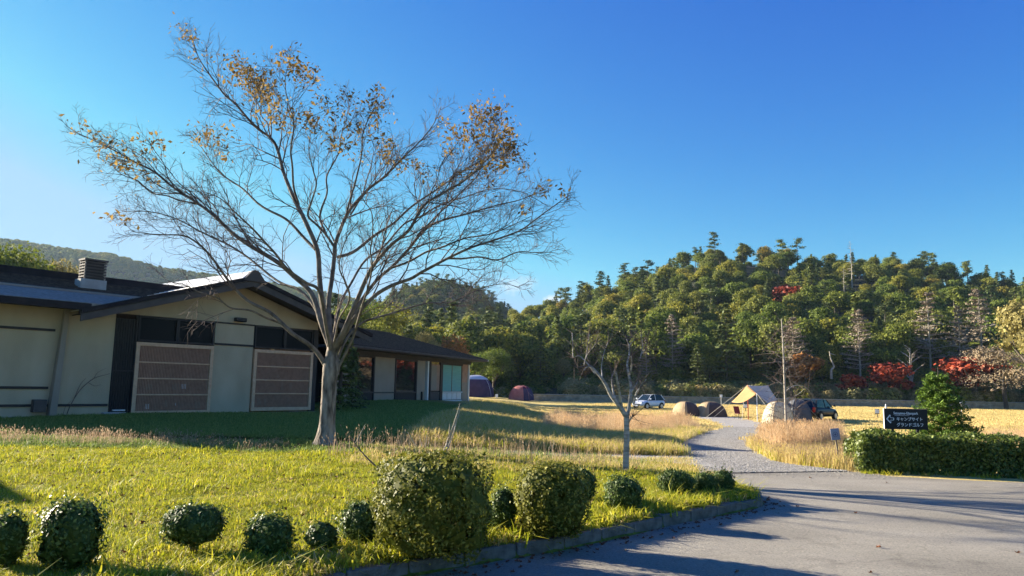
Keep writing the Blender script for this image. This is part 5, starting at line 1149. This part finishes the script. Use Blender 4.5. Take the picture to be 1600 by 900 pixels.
# every single tree of the woods gets its own description: kind, height on the slope, landmark below it, order
ADJ = {'broad': 'rounded broadleaf tree', 'wide': 'low spreading tree', 'conifer': 'layered conifer', 'pine': 'tufted pine', 'tall': 'slim cedar'}
LAND = [(560, 'behind the rear wing'), (745, 'above the purple tent'), (800, 'above the maroon tent'), (880, 'above the small orange tree'), (960, 'above the pollarded tree'), (1015, 'above the white car'), (1090, 'above the small brown tents'), (1170, 'above the awning'), (1228, 'above the dead larch'),
        (1285, 'above the black car'), (1335, 'above the smallest red maple'), (1395, 'above the crimson maple'), (1465, 'above the young spruce'), (1520, 'above the scarlet maple'), (1590, 'near the right edge')]
bins = {}
for w_ in WOODS:
    k, v, x, y = w_[:4]; u = 800+x/y*FPX; row = 'at the foot' if y < 136 else 'one rank back' if y < 148 else 'on the lower slope' if y < 162 else 'halfway up'
    lm_ = min(LAND, key=lambda q: abs(q[0]-u))[1] if 0 < u < 1640 else 'beyond the edge'; bins.setdefault((k, row, lm_), []).append((u, w_))
ORD = ['leftmost', 'second from left', 'third from left', 'fourth from left', 'fifth from left', 'sixth from left', 'seventh from left', 'eighth from left', 'ninth from left', 'tenth from left']
for (k, row, lm_), L_ in bins.items():
    L_.sort(key=lambda q: q[0]); n = len(L_)
    for j, (u, w_) in enumerate(L_):
        o_ = '' if n == 1 else (', the left one' if j == 0 else ', the right one') if n == 2 else ', '+(ORD[j] if j < 10 else 'rightmost'); o_ = o_ if j < n-1 or n < 3 else ', rightmost'
        place_tree(*w_[:7], NAMES[k][0], sz=w_[5]*(.82+.5*((x*7.31+y*3.17) % 1)), label= '%s %s %s%s' % (ADJ[k], row, lm_, o_), group='trees of the hillside woods')

# geometry-node scatter for what nobody could count
def scatter(name, pts, scl, protos, rotz=None, tilt=0., seed=0):
    """pts (n,3); one point mesh per prototype, instanced by geometry nodes and joined in ONE object"""
    pts = np.asarray(pts, np.float32); n = len(pts); r_ = np.random.default_rng(seed); rot = np.stack([r_.normal(0, tilt, n), r_.normal(0, tilt, n), r_.uniform(0, 6.28, n) if rotz is None else rotz], 1).astype(np.float32)
    me = bpy.data.meshes.new(name); me.vertices.add(n); me.vertices.foreach_set('co', pts.ravel())
    a = me.attributes.new('rot', 'FLOAT_VECTOR', 'POINT'); a.data.foreach_set('vector', rot.ravel()); a = me.attributes.new('scl', 'FLOAT', 'POINT'); a.data.foreach_set('value', np.broadcast_to(scl, (n,)).astype(np.float32))
    a = me.attributes.new('vid', 'INT', 'POINT'); a.data.foreach_set('value', r_.integers(0, len(protos), n).astype(np.int32))
    o = link_mesh(name, me); ng = bpy.data.node_groups.new(name, 'GeometryNodeTree'); ng.interface.new_socket('Geometry', in_out='INPUT', socket_type='NodeSocketGeometry'); ng.interface.new_socket('Geometry', in_out='OUTPUT', socket_type='NodeSocketGeometry')
    gi = ng.nodes.new('NodeGroupInput'); go = ng.nodes.new('NodeGroupOutput'); L = ng.links.new
    c = bpy.data.collections.new(name+'_kinds')
    for i, pm in enumerate(protos): c.objects.link(bpy.data.objects.new('%s_kind_%02d' % (name, i), pm))
    ci = ng.nodes.new('GeometryNodeCollectionInfo'); ci.inputs['Collection'].default_value = c; ci.inputs['Separate Children'].default_value = True; ci.inputs['Reset Children'].default_value = True
    ip = ng.nodes.new('GeometryNodeInstanceOnPoints'); ip.inputs['Pick Instance'].default_value = True
    def na(nm, dt): q = ng.nodes.new('GeometryNodeInputNamedAttribute'); q.data_type = dt; q.inputs['Name'].default_value = nm; return q.outputs['Attribute']
    L(gi.outputs[0], ip.inputs['Points']); L(ci.outputs[0], ip.inputs['Instance']); L(na('rot', 'FLOAT_VECTOR'), ip.inputs['Rotation']); L(na('scl', 'FLOAT'), ip.inputs['Scale']); L(na('vid', 'INT'), ip.inputs['Instance Index'])
    L(ip.outputs[0], go.inputs[0]); md = o.modifiers.new('scatter', 'NODES'); md.node_group = ng; return o
def one(pr):                                       # crown and trunk as one mesh for distant masses
    c, t = pr; V, Fc, b = [], [], 0; mi = []
    for j, m in enumerate((c, t)):
        co = np.empty(len(m.vertices)*3, np.float32); m.vertices.foreach_get('co', co); fi = np.empty(len(m.loops), np.int32); m.loops.foreach_get('vertex_index', fi)
        V.append(co.reshape(-1, 3)); Fc.append(fi.reshape(-1, 4)+b); b += len(m.vertices); mi.append(np.full(len(fi)//4, j))
    fr = np.empty(len(c.polygons), np.float32); c.attributes['r'].data.foreach_get('value', fr)
    return np_mesh('tree_kind', np.concatenate(V), np.concatenate(Fc), [c.materials[0], t.materials[0]], fr=np.concatenate([fr, np.zeros(len(t.polygons))]), mi=np.concatenate(mi))
ONE = {k: [one(p) for p in v] for k, v in PROTO.items()}
allp, alls, prl = [], [], []
for k, L_ in far_pts.items():
    if L_: 
        A = np.array(L_); o = scatter('far_woods', A[:, :3], A[:, 3], ONE[k], seed=len(k)); tag(o, 'dense far trees filling the upper slopes and ridge of the hill', 'woods', kind='stuff')
def mass(name, label, f, x0, x1, y0, y1, n, s, seed, cond=None, kinds=('broad', 'conifer', 'pine')):
    r_ = np.random.default_rng(seed); x = r_.uniform(x0, x1, n); y = r_.uniform(y0, y1, n); z = f(x, y)
    m = z > 2
    if cond: m &= cond(x, y)
    x, y, z = x[m], y[m], z[m]; pm = sum([ONE[k] for k in kinds], [])
    o = scatter(name, np.stack([x, y, z-.5], 1), s*r_.uniform(.7, 1.2, len(x)), pm, seed=seed); tag(o, label, 'woods', kind='stuff'); print(name, len(x))
mass('far_hill_woods', 'dark trees covering the rounded far hill behind the rear wing', HD, -190, 60, 390, 520, 1500, 1.0, 5)
mass('mountain_woods', 'hazy blue green trees covering the distant mountain on the left', HM, -1000, 260, 800, 1040, 9000, 1.05, 6, lambda x, y: (x/y > -.80) & (x/y < .15) , ('broad', 'wide'))
# valley woods behind the building on the left
r_ = np.random.default_rng(8); VP = []
for k in range(420):
    y = r_.uniform(128, 200); x = r_.uniform(-.62, -.27)*y; VP.append((x, y, float(HH(np.array([x]), np.array([y]))[0])-.5))
VP = np.array(VP); o = scatter('valley_woods', VP, r_.uniform(.55, .85, len(VP)), ONE['broad']+ONE['conifer'], seed=3); tag(o, 'low dark woods in the valley behind the buildings', 'woods', kind='stuff')
# trees close behind the buildings
def near_tree(pr, u, vtop, y, hp, label, name, w=1.): special(pr, u, vtop, y, hp, label, name, w, zb=0.)
autumn = proto_broad(60, 9, 7, 7000, .14, M['yellow']); mixg = proto_broad(61, 9, 8, 8000, .14, M['forest']); orn = proto_broad(62, 5, 4.6, 4500, .11, M['orange'])
near_tree(mixg, 20, 385, 62, 8.7, 'tall dark green tree behind the roof at the left edge', 'roofside_tree', .8)
near_tree(mixg, -50, 380, 60, 8.7, 'dark green tree cut off by the left edge behind the roof', 'roofside_tree', .8)
near_tree(autumn, 84, 410, 66, 8.7, 'dull yellow tree between the tall green tree and the chimney', 'roofside_tree', .6)
near_tree(autumn, 50, 404, 68, 8.7, 'yellow green tree behind the roof left of the chimney', 'roofside_tree', .6); near_tree(autumn, 110, 420, 70, 8.7, 'low yellow tree directly left of the chimney', 'roofside_tree', .5)
near_tree(mixg, 468, 470, 75, 8.7, 'green tree behind the right slope of the gabled roof', 'roofside_tree', .6)
near_tree(autumn, 482, 474, 82, 8.7, 'yellowish tree seen through the limbs of the big tree', 'roofside_tree', .5)
near_tree(mixg, 560, 470, 90, 8.7, 'dark tall tree behind the left end of the rear wing roof', 'roofside_tree', .8); near_tree(mixg, 605, 478, 96, 8.7, 'dark tree behind the middle of the rear wing roof', 'roofside_tree', .8)
near_tree(lm[0], 640, 508, 84, 13, 'light green low tree just above the rear wing roof', 'roofside_tree', .9); near_tree(autumn, 668, 520, 88, 8.7, 'orange tan tree above the rear wing roof', 'roofside_tree', .7); near_tree(orn, 700, 530, 92, 4.8, 'rust tinted tree above the right end of the rear wing roof', 'roofside_tree', .9)
near_tree(mixg, 590, 503, 80, 8.7, 'bright edged green tree peeking over the rear wing roof', 'roofside_tree', .8)
near_tree(mixg, 742, 552, 112, 8.7, 'dark green tree behind the purple tent', 'roofside_tree', 1.1); near_tree(mixg, 772, 545, 116, 8.7, 'dark green tree between the purple tent and the maroon tent', 'roofside_tree', 1.1)
dk = proto_conifer(70, 7, 4.2, 3600, M['conifer'], z0=.02, leaf=.16, droop=.2); p = gat(532, 34.5); place_tree(None, 0, p[0], p[1], p[2], .60, 0, 'dark_fir', 'dark drooping fir in the recess between the gabled hall and the rear wing', pr=dk)
p = gat(551, 38); place_tree(None, 0, p[0], p[1], p[2], .42, 2, 'dark_fir', 'lower fir in front of the leftmost window of the rear wing', pr=dk)
# brush on the bank above the block wall
def proto_bush(seed, m, h=1.7, w=2.6, n=420, leaf=.17, up=.5):
    r_ = np.random.default_rng(seed+500); D = r_.normal(0, 1, (n, 3)); D /= np.linalg.norm(D, axis=1)[:, None]; D[:, 2] = np.abs(D[:, 2]); k = r_.uniform(.6, 1.05, n)[:, None]
    P = D*k*np.array([w/2, w/2, h]); V, Fc = leafquads(P, D+[0, 0, up], leaf, 2.4, .5, r_); return np_mesh('bush', V, Fc, m, fr=r_.random(len(Fc)))
bushes = [proto_bush(i, M['brush']) for i in range(4)]+[proto_bush(9, M['forest'], 2.0, 2.6)]
n = 950; x = NR.uniform(-8, 105, n); y = np.where(x < 8, 131, 113.5)+NR.uniform(0, 13, n); m = x/y < .78; x, y = x[m], y[m]
o = scatter('bank_brush', np.stack([x, y, HH(x, y)-.1], 1), NR.uniform(.5, 1.25, len(x)), bushes, seed=4); tag(o, 'tan and olive brush on the bank above the block wall', 'brush', kind='stuff')
n = 1100; y = 126+42*NR.random(n)**1.3; x = NR.uniform(-.25, .76, n)*y; o = scatter('understory', np.stack([x, y, HH(x, y)-.3], 1), NR.uniform(.8, 1.7, n), [proto_bush(21, M['forest'], 2.0, 2.8), proto_bush(22, M['forest'], 2.4, 2.2)], seed=24); tag(o, 'dark undergrowth between the trunks at the foot of the woods', 'undergrowth', kind='stuff')
n = 500; x = NR.uniform(-32, 6, n); y = NR.uniform(119, 134, n); o = scatter('woods_edge_brush', np.stack([x, y, np.full(n, -.35)], 1), NR.uniform(.5, 1.3, n), [bushes[4], bushes[0], bushes[1]], seed=14); tag(o, 'low brush along the foot of the woods behind the left tents', 'brush', kind='stuff')

# ------------------------------------------------------------------ grasses
def clump(seed, n, rad_, h, w, lean, m, curl=.5, heads=0., head_m=None, hl=.06, hw_=.018):
    r_ = np.random.default_rng(seed+900); a = r_.uniform(0, 6.28, n); rr = rad_*np.sqrt(r_.random(n)); B_ = np.stack([np.cos(a)*rr, np.sin(a)*rr, np.full(n, -.02)], 1)
    hh = h*r_.uniform(.45, 1.15, n); ld = r_.uniform(0, 6.28, n); le = np.abs(r_.normal(0, lean, n))*hh; D = np.stack([np.cos(ld), np.sin(ld), np.zeros(n)], 1); S = np.stack([-np.sin(ld+r_.normal(0, .5, n)), np.cos(ld), np.zeros(n)], 1)*w/2
    Mi = B_+D*(le*.35)[:, None]+np.array([0, 0, 1])*(hh*.6)[:, None]; Tp = B_+D*le[:, None]+np.array([0, 0, 1])*(hh*(1-curl*.3*(le/hh)))[:, None]
    V = np.stack([B_-S, B_+S, Mi+S*.8, Mi-S*.8, Tp+S*.12, Tp-S*.12], 1).reshape(-1, 3); i = np.arange(n)[:, None]*6; Fc = np.concatenate([i+np.array([[0, 1, 2, 3]]), i+np.array([[3, 2, 4, 5]])])
    fr = np.tile(r_.random(n), 2); mi = np.zeros(len(Fc)); mats = [m]
    if heads:
        k = r_.random(n) < heads; T_ = Tp[k]; nh = len(T_); dd = D[k]*.4+np.array([0, 0, .9]); V2, F2 = leafquads(np.repeat(T_, 2, 0), np.tile([0., -1, 0], (nh*2, 1)), hw_, hl/hw_, .8, r_)
        # make the heads upright
        c = V2.reshape(-1, 4, 3); s = S[k]; s = s/np.linalg.norm(s, axis=1)[:, None]*hw_/2; s2 = np.cross(s, [0, 0, 1.]); q = []
        for j, sv in ((0, s), (1, s2)): q.append(np.stack([T_-dd*hl*.2, T_+sv+dd*hl*.3, T_+dd*hl*.9, T_-sv+dd*hl*.3], 1))
        V2 = np.concatenate(q).reshape(-1, 3); F2 = np.arange(len(V2)).reshape(-1, 4); Fc = np.concatenate([Fc, F2+len(V)]); V = np.concatenate([V, V2]); fr = np.concatenate([fr, r_.random(len(F2))]); mi = np.concatenate([mi, np.ones(len(F2))]); mats.append(head_m or M['seed'])
    return np_mesh('grass_kind', V, Fc, mats, fr=fr, mi=mi)
def field(n, x0, x1, y0, y1, cond, seed, power=1.):
    r_ = np.random.default_rng(seed); x = r_.uniform(x0, x1, n); y = y0+(y1-y0)*r_.random(n)**power; m = cond(x, y); x, y = x[m], y[m]; return np.stack([x, y, H(x, y)], 1), r_
inview = lambda x, y: (x/np.maximum(y, .1) > -.76) & (x/np.maximum(y, .1) < .78)
# lawn
lawnk = [clump(i, 58, .18, .055, .0065, 1.2, M['grass']) for i in range(4)]+[clump(5, 26, .17, .10, .010, 1.0, M['grass']), clump(6, 26, .17, .05, .008, 1.4, M['dry'])]
P, r_ = field(42000, -11.6, 4.5, 5.2, 15, lambda x, y: inview(x, y) & (sdist(x, y) > .17), 1, 1.25); print('lawn', len(P))
o = scatter('lawn_grass', P, r_.uniform(.55, 1.2, len(P))*(1+.35*np.sin(P[:, 0]*1.9+2*np.sin(P[:, 1]))*np.sin(P[:, 1]*1.4)), lawnk, tilt=.12, seed=1); tag(o, 'sunlit yellow green grass of the lawn', 'grass', kind='stuff')
lk2 = [clump(10+i, 46, .30, .07, .014, 1.0, M['grass_shade_tone']) for i in range(3)]
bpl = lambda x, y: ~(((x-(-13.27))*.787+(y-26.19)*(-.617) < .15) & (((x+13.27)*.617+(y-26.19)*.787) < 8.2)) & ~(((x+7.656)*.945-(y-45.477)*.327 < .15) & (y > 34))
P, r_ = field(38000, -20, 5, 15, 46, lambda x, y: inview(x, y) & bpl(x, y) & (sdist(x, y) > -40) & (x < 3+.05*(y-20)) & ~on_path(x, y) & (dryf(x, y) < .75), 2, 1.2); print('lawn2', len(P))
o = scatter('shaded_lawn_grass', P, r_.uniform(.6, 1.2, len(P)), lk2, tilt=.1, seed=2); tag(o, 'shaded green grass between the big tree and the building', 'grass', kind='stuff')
P, r_ = field(4200, -3, 4.6, 12.2, 17.6, lambda x, y: ((sdist(x, y) > .05) | ((y > 14.3) & (x < 4.15) & (x > 1.5))) & (y > 13) & ~on_path(x, y), 44)
o = scatter('island_tip_grass', P, r_.uniform(.6, 1.2, len(P)), lawnk+[clump(45, 22, .2, .14, .009, .7, M['dry'])]*2, tilt=.15, seed=44); tag(o, 'green and straw grass at the back edge of the island by the pollarded tree', 'grass', kind='stuff')
def pebble(sd):
    r_ = np.random.default_rng(sd); ph = (1+5**.5)/2; V = np.array([(0, 1, ph), (0, -1, ph), (0, 1, -ph), (0, -1, -ph), (1, ph, 0), (-1, ph, 0), (1, -ph, 0), (-1, -ph, 0), (ph, 0, 1), (-ph, 0, 1), (ph, 0, -1), (-ph, 0, -1)])*.0062*r_.uniform(.7, 1.3, (12, 3))*np.array([1, 1, .6])
    Fc = np.array([(0,1,8),(0,8,4),(0,4,5),(0,5,9),(0,9,1),(1,6,8),(8,6,10),(8,10,4),(4,10,2),(4,2,5),(5,2,11),(5,11,9),(9,11,7),(9,7,1),(1,7,6),(3,6,7),(3,7,11),(3,11,2),(3,2,10),(3,10,6)]); return np_mesh('pebble_kind', V, Fc, M['pebble'], fr=r_.random(20)*0+r_.random())
M['pebble'] = mat('pebble', (.13, .125, .11), (.46, .44, .40), attr=True, rough=.9)
P, r_ = field(150000, 2, 16, 14.8, 42, lambda x, y: on_path(x, y), 46, 1.5); P[:, 2] += .025; print('pebbles', len(P)); P = P[:60000]
P2, _ = field(900, 3.9, 7.4, 13.6, 16.4, lambda x, y: (y > 14.2-.0*x) & (y < 16.6) & (sdist(x, y) < -.1), 47, .6); P2[:, 2] = .012; P = np.concatenate([P, P2])
o = scatter('path_pebbles', P, r_.uniform(.4, 1.15, len(P)), [pebble(i) for i in range(7)], tilt=.3, seed=46); tag(o, 'loose grey pebbles on the gravel path', 'gravel', kind='stuff')
# foxtail line along the crest at the left, and weeds by the tree
fx = [clump(20+i, 13, .25, .30, .005, .45, M['seed'], heads=.85, hl=.055, hw_=.018) for i in range(3)]
P, r_ = field(1200, -15, -4.6, 13, 19, lambda x, y: inview(x, y) & (np.abs(y-(15.7+.10*(-5-x))) < .8) , 3); o = scatter('foxtail_grass', P, r_.uniform(.45, 1.05, len(P))*(1-.4*ss(-8, -4.6, P[:, 0])), fx, seed=3); tag(o, 'band of tan foxtail seed heads along the shadow edge of the lawn', 'grass', kind='stuff')
P, r_ = field(240, -3.5, 3, 14, 17.6, lambda x, y: (sdist(x, y) > .2), 33); o = scatter('lawn_weeds', P, r_.uniform(.5, 1.1, len(P)), [clump(24, 5, .16, .42, .008, .35, M['seed'], heads=.5)], seed=33); tag(o, 'thin dry weeds standing behind the biggest shrub', 'weeds', kind='stuff')
# edge weeds along the kerb and under the shrubs
wd = [clump(40+i, 26, .13, .15, .016, .9, M['grass']) for i in range(2)]+[clump(43, 18, .12, .12, .012, 1.1, M['dry'])]
P, r_ = field(14000, -4, 3.7, 5, 12.5, lambda x, y: (sdist(x, y) > .10) & (sdist(x, y) < .85), 4); o = scatter('kerb_weeds', P, r_.uniform(.35, 1.1, len(P)), wd, tilt=.2, seed=4); tag(o, 'ragged grass and weeds hanging over the kerb edge', 'weeds', kind='stuff')
# yellow grass between path mouth, notice and hedge
tg = [clump(50+i, 34, .26, .36, .009, .6, M['dry'], heads=.15) for i in range(3)]; tg2 = [clump(55, 30, .26, .30, .014, .7, M['grass'])]
def yz(x, y): 
    return (x > np.interp(y, PRc[:, 1], PRc[:, 0])+.1) & (x < 15) & (y < 24)
P, r_ = field(6000, 5.8, 12, 14.6, 24, lambda x, y: yz(x, y) & ((x < 7.15) | (y > 17)) & (y > 15.6+.0*x) & (y > 27-1.7*x), 5); print('yellow', len(P))
o = scatter('yellow_grass', P, r_.uniform(.55, 1.1, len(P)), tg+tg2, tilt=.1, seed=5); tag(o, 'tall straw yellow grass around the notice beside the path', 'grass', kind='stuff')
# reddish grass stands
rg = [clump(60+i, 26, .30, 1.0, .010, .13, M['red'], heads=.7, hl=.16, hw_=.022, head_m=M['red']) for i in range(4)]
def poly_in(P4, x, y):
    ins = np.zeros(x.shape, bool); j = len(P4)-1
    for i in range(len(P4)):
        xi, yi = P4[i]; xj, yj = P4[j]; c = ((yi > y) != (yj > y)) & (x < (xj-xi)*(y-yi)/(yj-yi+1e-12)+xi); ins ^= c; j = i
    return ins
RA = [g2(846,672), g2(900,680), g2(1000,681), g2(1072,675), g2(1095,668), g2(1060,661), g2(960,658), g2(870,657)]
P, r_ = field(16000, -2, 16, 25, 52, lambda x, y: poly_in(RA, x, y) & ~on_path(x, y), 6); print('red', len(P)); P = P[:2600]
o = scatter('reddish_grass', P, r_.uniform(.4, .85, len(P))*(.7+.3*np.sin(P[:, 0]*2.1)*np.sin(P[:, 1]*.9)), rg, tilt=.05, seed=6); tag(o, 'stand of tall reddish tan grass in the middle field', 'grass', kind='stuff')
RB = [g2(1185,700), g2(1215,712), g2(1262,712), g2(1318,700), g2(1312,690), g2(1200,690)]
P, r_ = field(9000, 6, 16, 17, 30, lambda x, y: poly_in(RB, x, y) & ~on_path(x, y), 7); print('red2', len(P)); P = P[:900]
o = scatter('reddish_clump_grass', P, r_.uniform(.35, .75, len(P)), rg, tilt=.06, seed=7); tag(o, 'clump of tall reddish grass round the dead larch', 'grass', kind='stuff')
P, r_ = field(2600, 14, 30, 17, 34, lambda x, y: inview(x, y) & (y > 17.5-.2*(x-8)) & (x/y > .62), 8); o = scatter('right_reddish_grass', P, r_.uniform(.3, .6, len(P)), rg+tg, tilt=.06, seed=8); tag(o, 'pinkish dry grass behind the hedge at the right', 'grass', kind='stuff')
# bank of long green and dry grass left of the path
lg = [clump(70+i, 34, .32, .30, .013, .75, M['dry']) for i in range(3)]+[clump(74+i, 34, .32, .26, .013, .8, M['grass']) for i in range(2)]
P, r_ = field(26000, -2.5, 9, 18.5, 48, lambda x, y: ~on_path(x, y) & (x > -3.0-.04*(y-20)) & (x < np.interp(y, PLc[:, 1], PLc[:, 0])+.05) & bpl(x, y), 9, 1.2); print('bank', len(P))
o = scatter('bank_grass', P, r_.uniform(.5, 1.2, len(P)), lg, tilt=.1, seed=9); tag(o, 'long mixed green and straw grass between the lawn and the gravel path', 'grass', kind='stuff')
# mown golden field
fg = [clump(80+i, 40, .5, .12, .03, .7, M['dry']) for i in range(3)]
P, r_ = field(30000, -30, 80, 24, 112, lambda x, y: inview(x, y) & ~on_path(x, y) & bpl(x, y) & (dryf(x, y) > .5) & ~((x > 4) & (y < 30) & (x < 9)), 10, 1.3); print('field', len(P))
o = scatter('field_grass', P, r_.uniform(.5, 1.3, len(P)), fg, tilt=.05, seed=10); tag(o, 'short golden stubble of the camping field', 'grass', kind='stuff')
P, r_ = field(1800, -4, 3, 40, 72, lambda x, y: bpl(x, y) & (x/y > -.052) & (x < 1+y*.0), 12); o = scatter('field_tall_grass', P, r_.uniform(.3, .75, len(P)), [clump(90, 30, .4, .6, .02, .3, M['dry'], heads=.3), clump(91, 30, .4, .5, .02, .4, M['grass'])], seed=12); tag(o, 'tall mixed grass in front of the purple tent', 'grass', kind='stuff')
# hedge foot weeds
P, r_ = field(900, 6.9, 14, 12.2, 15.8, lambda x, y: np.abs(y-(15.32-.19*(x-7))) < .22, 13); o = scatter('hedge_foot_weeds', P, r_.uniform(.4, 1., len(P)), wd, tilt=.2, seed=13); tag(o, 'low weeds and leaf litter along the foot of the hedge', 'weeds', kind='stuff')

# dead stalks and broken sticks on the lawn
def sticks(name, label, root, segs, r0=.012, m=None, g=None):
    b = G(*root); T = empty(name, tuple(b)); tag(T, label, 'stalks', g)
    for s in segs:
        P = crom([AT(u, v, b[1]+dy) for u, v, dy in s], 2)-b; V, Fc = tubes_np([(P, np.linspace(r0, r0*.35, len(P)))], 5); link_mesh('stalk', np_mesh('stalk', V, Fc, m or M['ptrunk']), T)
sticks('dead_stalks', 'tall bundle of pale dead stalks leaning right behind the biggest shrub', (694, 712), [[(692,708,0),(703,680,.1),(713,650,.1),(719,630,.1)], [(695,708,0),(705,680,-.2),(716,650,-.2),(718,640,-.2)], [(693,706,0),(700,685,.2),(703,662,.2)], [(697,706,0),(709,676,.2),(714,654,.3)]], .016)
sticks('broken_branch', 'dark fallen branch sticking up from the lawn right of the big tree', (590, 731), [[(590,731,0),(576,718,0),(563,704,.1),(553,690,.1),(548,681,.1)]], .016, M['twig'])
sticks('dead_stalks', 'short pale forked stalks right beside the big tree', (556, 698), [[(556,692,0),(563,678,0),(571,662,0)], [(562,699,0),(577,694,.1),(588,683,.1)], [(566,699,0),(570,690,.1)]], .012)
sticks('dead_stalks', 'thin upright dry stalks between the big tree and the tall bundle', (664, 705), [[(664,705,0),(666,690,0),(667,676,0)], [(667,705,0),(670,692,0),(671,683,0)], [(650,697,0),(642,684,0),(636,674,0)], [(640,704,0),(640,690,0)], [(660,700,0),(657,688,.1),(654,678,.1)]], .009)
sticks('dead_stalks', 'two pale straws standing in front of the shaded grass bank', (862, 712), [[(862,712,0),(864,700,0),(866,687,0)], [(858,714,0),(857,702,0),(861,695,0)]], .008)
# fallen leaves on the asphalt
lf = proto = None
leafm = mat('brown_leaf', (.16, .05, .02), (.26, .10, .04), 20, .7)
mb = MB(); vs = []; n = 10
for i in range(n): a = 2*math.pi*i/n; r0 = .045 if i % 2 == 0 else .024; vs.append((math.cos(a)*r0, math.sin(a)*r0, .006+.012*(i % 3)))
mb.add(vs+[(0, 0, .004)], [(i, (i+1) % n, n) for i in range(n)])
lv = []
for j, (u, v, lb) in enumerate([(1337,803,'curled brown leaf lying across the branch shadows'), (1373,857,'dark red brown leaf in the middle of the yard'), (1360,897,'brown leaf at the bottom edge of the photo'), (1152,896,'reddish leaf near the bottom edge left of the centre of the yard'), (1385,755,'small leaf on the asphalt in front of the hedge'), (1266,748,'small brown leaf near the mouth of the path'), (1152,758,'pale leaf lying just past the end of the kerb'), (1590,866,'small leaf at the right edge of the yard')]):
    p = G(u, v); o = mb.build('fallen_leaf', leafm) if j == 0 else lv[0].copy()
    if j: COL.objects.link(o)
    lv.append(o); o.location = (p[0], p[1], .008); o.rotation_euler = (rnd.uniform(-.3, .3), rnd.uniform(-.3, .3), rnd.uniform(0, 6)); s = rnd.uniform(.4, .7); o.scale = (s, s, s*1.5); tag(o, lb, 'leaf', 'leaves fallen on the asphalt')
lit = [mb.build('tmp', leafm).data]; bpy.data.objects.remove(bpy.data.objects['tmp'])
k = 420; si = NR.uniform(4.5, cum[-1], k); off = np.abs(NR.normal(0, .16, k))+.03; x = np.interp(si, cum, kc[:, 0]); y = np.interp(si, cum, kc[:, 1]); x2 = np.interp(si+.1, cum, kc[:, 0]); y2 = np.interp(si+.1, cum, kc[:, 1]); tx, ty = x2-x, y2-y; l_ = np.hypot(tx, ty)+1e-9
o = scatter('gutter_litter', np.stack([x+ty/l_*off, y-tx/l_*off, np.full(k, .008)], 1), NR.uniform(.25, .7, k), lit, tilt=.3, seed=15); tag(o, 'small dry leaves and grit gathered along the kerb', 'leaf litter', kind='stuff')
P, r_ = field(900, -9, 3.6, 6, 17, lambda x, y: inview(x, y) & (sdist(x, y) > .2), 48); P[:, 2] += .055
o = scatter('lawn_leaf_litter', P, r_.uniform(.3, .7, len(P)), lit, tilt=.5, seed=48); tag(o, 'scattered brown fallen leaves caught in the lawn', 'leaf litter', kind='stuff')
# straw and pebbles along both sides of the path mouth
# ------------------------------------------------------------------ haze
hz = bpy.data.materials.new('haze_air'); hz.use_nodes = True; t = hz.node_tree; t.nodes.clear(); v = t.nodes.new('ShaderNodeVolumePrincipled'); v.inputs['Density'].default_value = .00009; v.inputs['Color'].default_value = (.60, .80, 1, 1); v.inputs['Anisotropy'].default_value = .2
oo = t.nodes.new('ShaderNodeOutputMaterial'); t.links.new(v.outputs[0], oo.inputs['Volume'])
o = MB().box(-1300, 1000, -60, 1550, -40, 215).build('haze', hz); o['kind'] = 'stuff'
